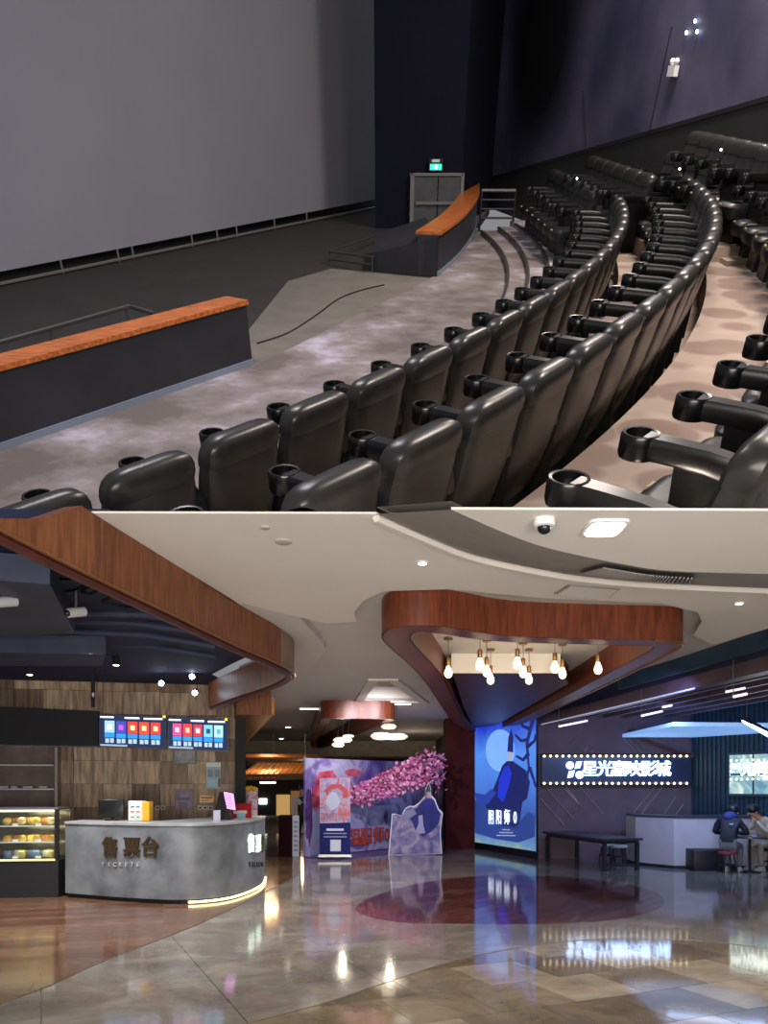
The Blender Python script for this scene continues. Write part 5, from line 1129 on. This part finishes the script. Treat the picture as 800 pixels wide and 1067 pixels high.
for v in (864, 867, 870): pplate('credit_line', [(523 - (v - 864), v), (531 + (v - 864), v + .3), (531 + (v - 864), v + 1.2), (523 - (v - 864), v + .9)], .03, E_sk, .003)

# ------------------------------------------------------------------ marquee sign
sg = empty('marquee_sign', ly(640, 820, 15.9)); tag(sg, 'long navy marquee sign with glowing white characters and rows of bulbs', 'sign')
def splate(name, u0, v0, u1, v1, Y, th, m, par): a, b = ly(u0, v1, Y), ly(u1, v0, Y); return MB().box((a + b) / 2, (b.x - a.x, th, b.z - a.z)).build(name, m, par, smooth=False)
splate('board', 564, 787, 719, 817.5, 15.93, .1, mat('sign_navy', (22, 40, 78), .3), sg); splate('top_edge', 564, 785.5, 719, 787, 15.9, .14, M_blackm, sg); splate('bottom_edge', 564, 817, 719, 818.5, 15.9, .14, M_blackm, sg)
E_sign = emat('sign_white', (190, 220, 255), 3.4)
for ch_, u in zip('星光嘉映影城', (614.5, 630, 645, 660, 675.5, 690.5)): text('character', ch_, .345, ly(u, 802, 15.84), (1, 0, 0), (0, 0, 1), E_sign, sg, .03, .006)
for (u, v, k) in ((593.5, 797.5, 0), (602.5, 797, 1), (595, 806.5, 1), (603.5, 807.5, 0)):
    if k == 0: MB().lathe([(.078, 0), (.078, .03), (.002, .03), (.002, 0)], 18, ly(u, v, 15.86), Matrix.Rotation(pi / 2, 3, 'X')).build('logo_dot', E_sign, sg)
    else:
        q = [(u - 3.6, v + 4), (u - 1.8, v - 3.2), (u + 3.8, v - 3.8), (u + 1.8, v + 3.2)]; plate('logo_leaf', q, 15.84, E_sign, sg, .03)
bm_ = None
for j, v in enumerate((787.8, 816.2)):
    for i in range(24):
        u = 567 + i * 6.45; c = ly(u, v, 15.82)
        if bm_ is None: o = MB().ball((0, 0, 0), .026, 8, 5).build('bulb', emat('marquee_bulb', (255, 226, 170), 4), sg, local=True); bm_ = o
        else: o = bpy.data.objects.new('bulb', bm_.data); COL.objects.link(o); o.parent = sg
        o.location = c - wm(sg).translation
# ------------------------------------------------------------------ lounge furniture
def long_table():
    c, ax = Vector((3.95, 14.75, 0)), Vector((-.26, .96, 0)).normalized(); ay = Vector((ax.y, -ax.x, 0)); o = empty('long_table', c); tag(o, 'long low black table under the marquee sign', 'table')
    R = Matrix((ax, ay, Vector((0, 0, 1)))).transposed()
    MB().box(c + Vector((0, 0, .565)), (2.3, .8, .04), M=R).build('tabletop', mat('table_dark', (34, 38, 54), .3), o, smooth=False); MB().box(c + Vector((0, 0, .515)), (2.2, .7, .05), M=R).build('apron', M_blackm, o, smooth=False)
    for a in (-1, 1):
        for b in (-1, 1): MB().box(c + ax * 1.07 * a + ay * .33 * b + Vector((0, 0, .25)), (.06, .06, .5), M=R).build('leg', M_blackm, o, smooth=False)
    MB().box(c - ax * 1.07 + Vector((0, 0, .1)), (.04, .64, .04), M=R).build('stretcher', M_blackm, o, smooth=False)
    return o
long_table()
def stool(c, label, m_seat, h=.42, grp='lounge stools'):
    o = empty('stool', c); tag(o, label, 'stool', grp); MB().lathe([(.15, h - .03), (.165, h - .01), (.16, h + .02), (.002, h + .025)], 16, c).build('seat', m_seat, o)
    for k in range(4):
        a = pi / 4 + k * pi / 2; MB().tube([c + Vector((.1 * cos(a), .1 * sin(a), h - .02)), c + Vector((.17 * cos(a), .17 * sin(a), 0))], .013, 6).build('leg', M_blackm, o)
    MB().lathe([(.135, .14), (.145, .14), (.145, .16), (.135, .16)], 14, c).build('foot_ring', M_blackm, o)
M_st = mat('stool_pale', (150, 158, 160), .5)
stool(lz(645, 901, 0), 'pale-topped stool tucked by the right end of the black table', M_st, .36); stool(lz(632, 899, 0), 'pale-topped stool half hidden behind the black table legs', M_st, .36)
wc = empty('service_counter', (5.6, 14.6, 0)); tag(wc, 'white panelled lounge counter with a dark top edge', 'counter')
pw = [(4.83, 14.75), (5.3, 14.05), (7.6, 14.0), (7.6, 14.7), (5.5, 14.75), (5.2, 15.4), (4.85, 15.4)]
MB().prism(pw, .06, .93).build('body', mat('counter_white', (168, 166, 176), .6, var=.04, spec=.2), wc, smooth=False); MB().prism([(x, y - .02) for x, y in pw], .93, .97).build('top', mat('counter_dark', (44, 48, 66), .35), wc, smooth=False); MB().prism(pw, 0, .06).build('plinth', M_blackm, wc, smooth=False)
o = rbox('storage_box', lz(738, 907, 0) + Vector((0, .1, .19)), (.62, .4, .38), .02, mat('box_black', (20, 20, 30), .45)); tag(o, 'low black storage box against the white lounge counter', 'box')
# window on the ribbed wall, the sign's reflection painted on as glowing shapes
def twpt(u, v, off=0.0):
    a = Vector((6.42, 16.0, 0)); b = Vector((9.2, 11.8, 0)); d_ = (b - a).normalized(); n = Vector((d_.y, -d_.x, 0)); n = n if n.y < 0 else -n
    d = Vector(((u - PU) / FPX, 1, (PV - v) / FPX)); o = Vector((0, 0, EYE)); t = (a + n * off - o).dot(n) / d.dot(n); return o + d * t, n
wi = struct(empty('window_1', twpt(785, 828)[0]), 'four-pane lounge window glowing with the reflected sign')
q00, nn = twpt(759, 828, .12); q11, _ = twpt(812, 786, .12); q11.z = twpt(759, 786, .12)[0].z
wx = Vector((q11.x - q00.x, q11.y - q00.y, 0)); Wl = wx.length; wx.normalize(); Hh = q11.z - q00.z
MB().hexa([q00 - wx * .03 + Vector((0, 0, -.03)), q00 + wx * (Wl + .03) + Vector((0, 0, -.03)), q00 + wx * (Wl + .03) - nn * .08 + Vector((0, 0, -.03)), q00 - wx * .03 - nn * .08 + Vector((0, 0, -.03))], [q + Vector((0, 0, Hh + .03)) for q in (q00 - wx * .03, q00 + wx * (Wl + .03), q00 + wx * (Wl + .03) - nn * .08, q00 - wx * .03 - nn * .08)]).build('frame', M_teal, wi, smooth=False)
M_pane = art('pane_painted_reflection', [(.35, (90, 128, 138)), (.5, (140, 170, 165)), (.62, (206, 214, 190))], 2.2, emis=.85)
for i in range(2):
    for j in range(2):
        a = q00 + wx * (Wl * .5 * i + .02) + Vector((0, 0, Hh * .5 * j + .02)) + nn * .006; b = Wl * .5 - .04; h = Hh * .5 - .04
        MB().hexa([a, a + wx * b, a + wx * b - nn * .01, a - nn * .01], [q + Vector((0, 0, h)) for q in (a, a + wx * b, a + wx * b - nn * .01, a - nn * .01)]).build('pane', M_pane, wi, smooth=False)
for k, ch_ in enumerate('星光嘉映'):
    text('painted_sign_reflection', ch_, .26, q00 + wx * (Wl * (.16 + .23 * k)) + Vector((0, 0, Hh * (.60))) + nn * .02, wx, (0, 0, 1), emat('reflection_glow', (240, 246, 240), 2.2), wi, .006, .04)
for v_ in (.38, .84):
    for k in range(9): MB().ball(q00 + wx * (Wl * (.06 + .11 * k)) + Vector((0, 0, Hh * v_)) + nn * .02, .022, 6, 4).build('pane_bulb', emat('pane_bulb', (255, 240, 200), 2.5), wi)
# lounge tube lamp and slim track lamps
o = empty('tube_lamp', ly(790, 760, 12)); tag(o, 'bright slanting tube lamp at the right edge of the lounge', 'lamp'); MB().tube([ly(775, 751, 12.8), ly(812, 772, 11.6)], .035, 8).build('tube', emat('tube_emit', (230, 240, 255), 9), o); MB().tube([ly(774, 749, 12.85), ly(813, 770, 11.65)], .045, 6).build('fixture', M_steel, o)
for uu, vv, YY in ((778, 750, 12.75), (808, 768, 11.72)): MB().tube([ly(uu, vv, YY), (ly(uu, vv, YY).x, YY, 3.2)], .006, 5).build('hanger', M_steel, o)
lamp('AREA', ly(745, 762, 13), 55, (.45, .62, 1), 1.5, ly(745, 900, 13.5), name='lounge_light')
for i, (u0, v0, u1, v1) in enumerate(((582, 757, 612, 751), (668, 746, 690, 741), (756, 721, 776, 717), (764, 726, 778, 723), (690, 737, 700, 735))):
    Y = 12.6 - 3.2 * i * .4 if i != 4 else 11; o = empty('track_lamp', ly((u0 + u1) / 2, v0, Y)); tag(o, 'slim lit track lamp under the lounge slats, %s' % ('far left one', 'middle one', 'upper right one', 'lower right one', 'short middle one')[i], 'lamp', 'track lamps')
    a, b = ly(u0, v0, Y), ly(u1, v1, Y); MB().tube([a, b], .018, 6).build('lamp_tube', emat('track_emit', (226, 226, 246), 1.1), o); MB().tube([a + Vector((0, 0, .02)), (a.x, a.y, 2.95)], .006, 4).build('stem', M_steel, o)
# ------------------------------------------------------------------ people
def person(label, J, E_, cols, parts):
    """J: joints {name: (pos, radius, colour)}; one continuous skinned body"""
    names = list(J); me = bpy.data.meshes.new('body'); me.from_pydata([J[n][0] for n in names], [(names.index(a), names.index(b)) for a, b in E_], [])
    tmp = bpy.data.objects.new('tmp', me); COL.objects.link(tmp)
    tmp.modifiers.new('skin', 'SKIN'); sv = me.skin_vertices[0].data
    for i, n in enumerate(names):
        r = J[n][1]; sv[i].radius = (r, r) if not isinstance(r, tuple) else r
    sv[0].use_root = True; sub = tmp.modifiers.new('sub', 'SUBSURF'); sub.levels = 2; sub.render_levels = 2
    dg = bpy.context.evaluated_depsgraph_get(); m2 = bpy.data.meshes.new_from_object(tmp.evaluated_get(dg)); bpy.data.objects.remove(tmp)
    o = bpy.data.objects.new('person', m2); COL.objects.link(o); m2.materials.clear()
    keys = list(cols)
    for k in keys: m2.materials.append(cols[k])
    segs = [(Vector(J[a][0]), Vector(J[b][0]), J[b][2]) for a, b in E_]
    for p in m2.polygons:
        c = p.center; best = min(segs, key=lambda s: (c - geometry.intersect_point_line(c, s[0], s[1])[0]).length if 0 <= geometry.intersect_point_line(c, s[0], s[1])[1] <= 1 else min((c - s[0]).length, (c - s[1]).length))
        p.material_index = keys.index(best[2]); p.use_smooth = True
    tag(o, label, 'person')
    for nm, mb, m in parts: mb.build(nm, m, o, local=True)
    return o
def hand(mb, c, d, s=1.0, up=Vector((0, 0, 1))):
    d = Vector(d).normalized(); sd_ = d.cross(up).normalized(); nn_ = sd_.cross(d)
    mb.loft([[Vector(c) + d * t * s + sd_ * w * cos(2 * pi * k / 8) * s + nn_ * .013 * s * sin(2 * pi * k / 8) for k in range(8)] for t, w in ((0, .022), (.03, .036), (.07, .038), (.085, .034))])
    for i, l in enumerate((.055, .068, .062, .048)):
        b = Vector(c) + d * .08 * s + sd_ * (-.028 + .0187 * i) * s; mb.tube([b, b + (d * l * .6 - nn_ * .008) * s, b + (d * l - nn_ * .03) * s], [.0085 * s, .008 * s, .006 * s], 6)
    b = Vector(c) + d * .03 * s - sd_ * .03 * s; mb.tube([b, b + (d * .03 - sd_ * .025) * s, b + (d * .06 - sd_ * .03 - nn_ * .01) * s], [.011 * s, .01 * s, .007 * s], 6)
    return mb
SKIN = mat('skin', (196, 150, 124), .55); HAIR = mat('hair_black', (16, 16, 22), .45); SHOE = mat('shoe_white', (186, 188, 190), .5)
def shoe(c, d): return MB().loft([[Vector(c) + Vector((d[0] * t - d[1] * w * a, d[1] * t + d[0] * w * a, z0 + (z1 - z0) * b)) for a, b in ((-1, 0), (1, 0), (1.0, .5), (.6, 1), (-.6, 1), (-1.0, .5))] for t, w, z0, z1 in ((-.08, .03, .0, .07), (-.04, .042, 0, .09), (.06, .045, 0, .07), (.13, .042, 0, .045), (.16, .025, 0, .03))])
def seated(label, base, yaw, k, lean, cl, parts_fn, arms):
    """base: seat centre on the floor; k: size; built facing +Y then turned by yaw"""
    Rm = Matrix.Translation(Vector(base)) @ Matrix.Rotation(yaw, 4, 'Z') @ Matrix.Scale(k, 4)
    T = lambda *p: Rm @ Vector(p)
    sl = lean
    J = {'pelvis': (T(0, 0, .54), .135 * k, 'coat'), 'belly': (T(0, .02 + .05 * sl, .68), .145 * k, 'coat'), 'chest': (T(0, .02 + .2 * sl, .88), (.17 * k, .13 * k), 'coat'), 'neckb': (T(0, .03 + .32 * sl, 1.0), .085 * k, 'coat'), 'neck': (T(0, .06 + .4 * sl, 1.06), .052 * k, 'skin'),
         'head': (T(0, .10 + .48 * sl, 1.13), .078 * k, 'skin'), 'crown': (T(0, .11 + .52 * sl, 1.21), .07 * k, 'skin')}
    E_ = [('pelvis', 'belly'), ('belly', 'chest'), ('chest', 'neckb'), ('neckb', 'neck'), ('neck', 'head'), ('head', 'crown')]
    for s, nm in ((-1, 'l'), (1, 'r')):
        J['sh' + nm] = (T(.17 * s, .02 + .27 * sl, .96), .075 * k, 'coat'); J['el' + nm] = (T(*arms[nm][0]), .058 * k, 'coat'); J['wr' + nm] = (T(*arms[nm][1]), .04 * k, 'coat')
        J['hip' + nm] = (T(.09 * s, .05, .52), .095 * k, 'pants'); J['kn' + nm] = (T(.12 * s, .42, .50), .07 * k, 'pants'); J['an' + nm] = (T(.12 * s, .38, .1), .05 * k, 'pants')
        E_ += [('chest', 'sh' + nm), ('sh' + nm, 'el' + nm), ('el' + nm, 'wr' + nm), ('pelvis', 'hip' + nm), ('hip' + nm, 'kn' + nm), ('kn' + nm, 'an' + nm)]
    dv = (Rm.to_3x3() @ Vector((0, 1, 0))).normalized(); parts = []
    for s, nm in ((-1, 'l'), (1, 'r')):
        parts.append(('shoe', shoe(T(.12 * s, .40, 0), (dv.x, dv.y)), SHOE))
        wv = T(*arms[nm][1]); parts.append(('hand', hand(MB(), wv, wv - T(*arms[nm][0]), .9), SKIN))
    return person(label, J, E_, {'pants': cl[1], 'coat': cl[0], 'skin': SKIN}, parts + parts_fn(T, k, sl)), T
def hair_fn(T, k, sl):
    c = T(0, .09 + .5 * sl, 1.20); f = T(0, .19 + .5 * sl, 1.12)
    return [('hair', MB().ball(c, .105 * k, 14, 8, (1, 1.02, .92)), HAIR), ('ear', MB().ball(T(.085, .1 + .48 * sl, 1.13), .022 * k, 6, 4, (.5, .8, 1.2)), SKIN), ('ear', MB().ball(T(-.085, .1 + .48 * sl, 1.13), .022 * k, 6, 4, (.5, .8, 1.2)), SKIN),
            ('nose', MB().ball(T(0, .20 + .5 * sl, 1.10), .016 * k, 6, 4, (.8, 1, 1.3)), SKIN), ('eye', MB().ball(T(.03, .178 + .5 * sl, 1.13), .011 * k, 6, 4), HAIR), ('eye', MB().ball(T(-.03, .178 + .5 * sl, 1.13), .011 * k, 6, 4), HAIR), ('mouth', MB().ball(T(0, .178 + .5 * sl, 1.065), .018 * k, 6, 4, (1.2, .5, .35)), mat('lip', (150, 90, 84), .5))]
def hood_fn(T, k, sl):
    h = hair_fn(T, k, sl)
    return h + [('hood', MB().ball(T(0, -.02 + .36 * sl, 1.06), .125 * k, 12, 7, (1.15, .8, .85)), mat('hood_blue_lit', (34, 52, 120), .7)), ('back_patch', MB().box(T(.06, -.125 + .22 * sl, .93), (.07 * k, .012, .025 * k)), mat('patch_white', (190, 196, 210), .5))]  # blue light falling on the hood is put into its colour
M_coat1 = mat('coat_navy', (20, 24, 44), .7, var=.2, vs=6); M_pant1 = mat('pants_grey', (112, 116, 128), .8); M_coat2 = mat('coat_stone', (168, 160, 140), .75, var=.12, vs=6); M_pant2 = mat('pants_khaki', (150, 146, 136), .8)
KP = .92
bs1 = lz(758, 910, 0) ; bs1.z = 0
P1_, T1 = seated('person in a dark navy coat with a hood coloured as blue-lit, seated with back turned', bs1, radians(-38), KP, .62, (M_coat1, M_pant1), hood_fn, {'l': ((-.30, .2, .76), (-.10, .46, .74)), 'r': ((.30, .2, .76), (.10, .46, .74))})
stool(Vector((bs1.x, bs1.y, 0)), 'stool with a red seat under the person in the navy coat', mat('stool_red', (120, 44, 50), .5), .36, 'guest stools')
bs2 = lz(803, 906, 0); bs2.z = 0
P2_, T2 = seated('person in a stone-coloured jacket bowing over the small table', bs2, radians(112), KP, .8, (M_coat2, M_pant2), hair_fn, {'l': ((-.26, .36, .74), (-.05, .42, .96)), 'r': ((.26, .36, .74), (.06, .50, .76))})
stool(Vector((bs2.x, bs2.y, 0)), 'stool with a dark seat under the person in the stone-coloured jacket', M_blackm, .36, 'guest stools')
ct = empty('cafe_table', lz(781, 909, 0)); tag(ct, 'small round dark cafe table between the two seated people', 'table'); c = lz(781, 909, 0)
MB().lathe([(.26, .60), (.27, .61), (.27, .63), (.002, .635)], 20, c).build('tabletop', mat('cafe_top', (60, 66, 84), .3), ct); MB().tube([c + Vector((0, 0, .02)), c + Vector((0, 0, .61))], .025, 8).build('stem', M_blackm, ct); MB().lathe([(.18, 0), (.18, .015), (.03, .03)], 18, c).build('foot', M_blackm, ct)
o = rbox('phone', c + Vector((.03, -.05, .645)), (.07, .14, .012), .004, mat('phone_pale', (200, 205, 215), .4)); tag(o, 'pale phone lying on the small cafe table', 'phone')  # plain pale casing colour
# staff member half hidden by the backdrop
b0 = ly(315, 890, 17.2); b0.z = 0; k = .9
T = lambda x, y, z: Vector((b0.x + x * k, b0.y + y * k, z * k))
J = {'pelvis': (T(0, 0, .92), .13 * k, 'dark'), 'belly': (T(0, 0, 1.08), .12 * k, 'vest'), 'chest': (T(0, 0, 1.28), (.17 * k, .11 * k), 'vest'), 'neckb': (T(0, 0, 1.42), .07 * k, 'vest'), 'neck': (T(0, 0, 1.48), .05 * k, 'skin'), 'head': (T(0, -.01, 1.58), .075 * k, 'skin'), 'crown': (T(0, 0, 1.67), .07 * k, 'skin')}
E_ = [('pelvis', 'belly'), ('belly', 'chest'), ('chest', 'neckb'), ('neckb', 'neck'), ('neck', 'head'), ('head', 'crown')]
prt = [('hair', MB().ball(T(0, .015, 1.65), .1 * k, 12, 7, (1, 1, .95)), HAIR), ('nose', MB().ball(T(0, -.09, 1.57), .015 * k, 6, 4), SKIN)]
for s, nm in ((-1, 'l'), (1, 'r')):
    J['sh' + nm] = (T(.18 * s, 0, 1.38), .065 * k, 'shirt'); J['el' + nm] = (T(.23 * s, .01, 1.12), .05 * k, 'shirt'); J['wr' + nm] = (T(.22 * s, -.06, .88), .037 * k, 'shirt'); J['hip' + nm] = (T(.09 * s, 0, .86), .095 * k, 'dark'); J['kn' + nm] = (T(.1 * s, 0, .48), .065 * k, 'dark'); J['an' + nm] = (T(.1 * s, .01, .09), .05 * k, 'dark')
    E_ += [('chest', 'sh' + nm), ('sh' + nm, 'el' + nm), ('el' + nm, 'wr' + nm), ('pelvis', 'hip' + nm), ('hip' + nm, 'kn' + nm), ('kn' + nm, 'an' + nm)]
    prt += [('shoe', shoe(T(.1 * s, 0, 0), (0, -1)), M_black), ('hand', hand(MB(), T(.22 * s, -.06, .88), (0, -.1, -1), .9, Vector((0, 1, 0))), SKIN)]
person('standing staff member in a dark vest and white shirt beside the painted backdrop', J, E_, {'dark': mat('trousers_black', (20, 20, 24), .7), 'vest': mat('vest_dark', (32, 28, 34), .6), 'shirt': mat('shirt_white', (200, 200, 206), .7), 'skin': SKIN}, prt)
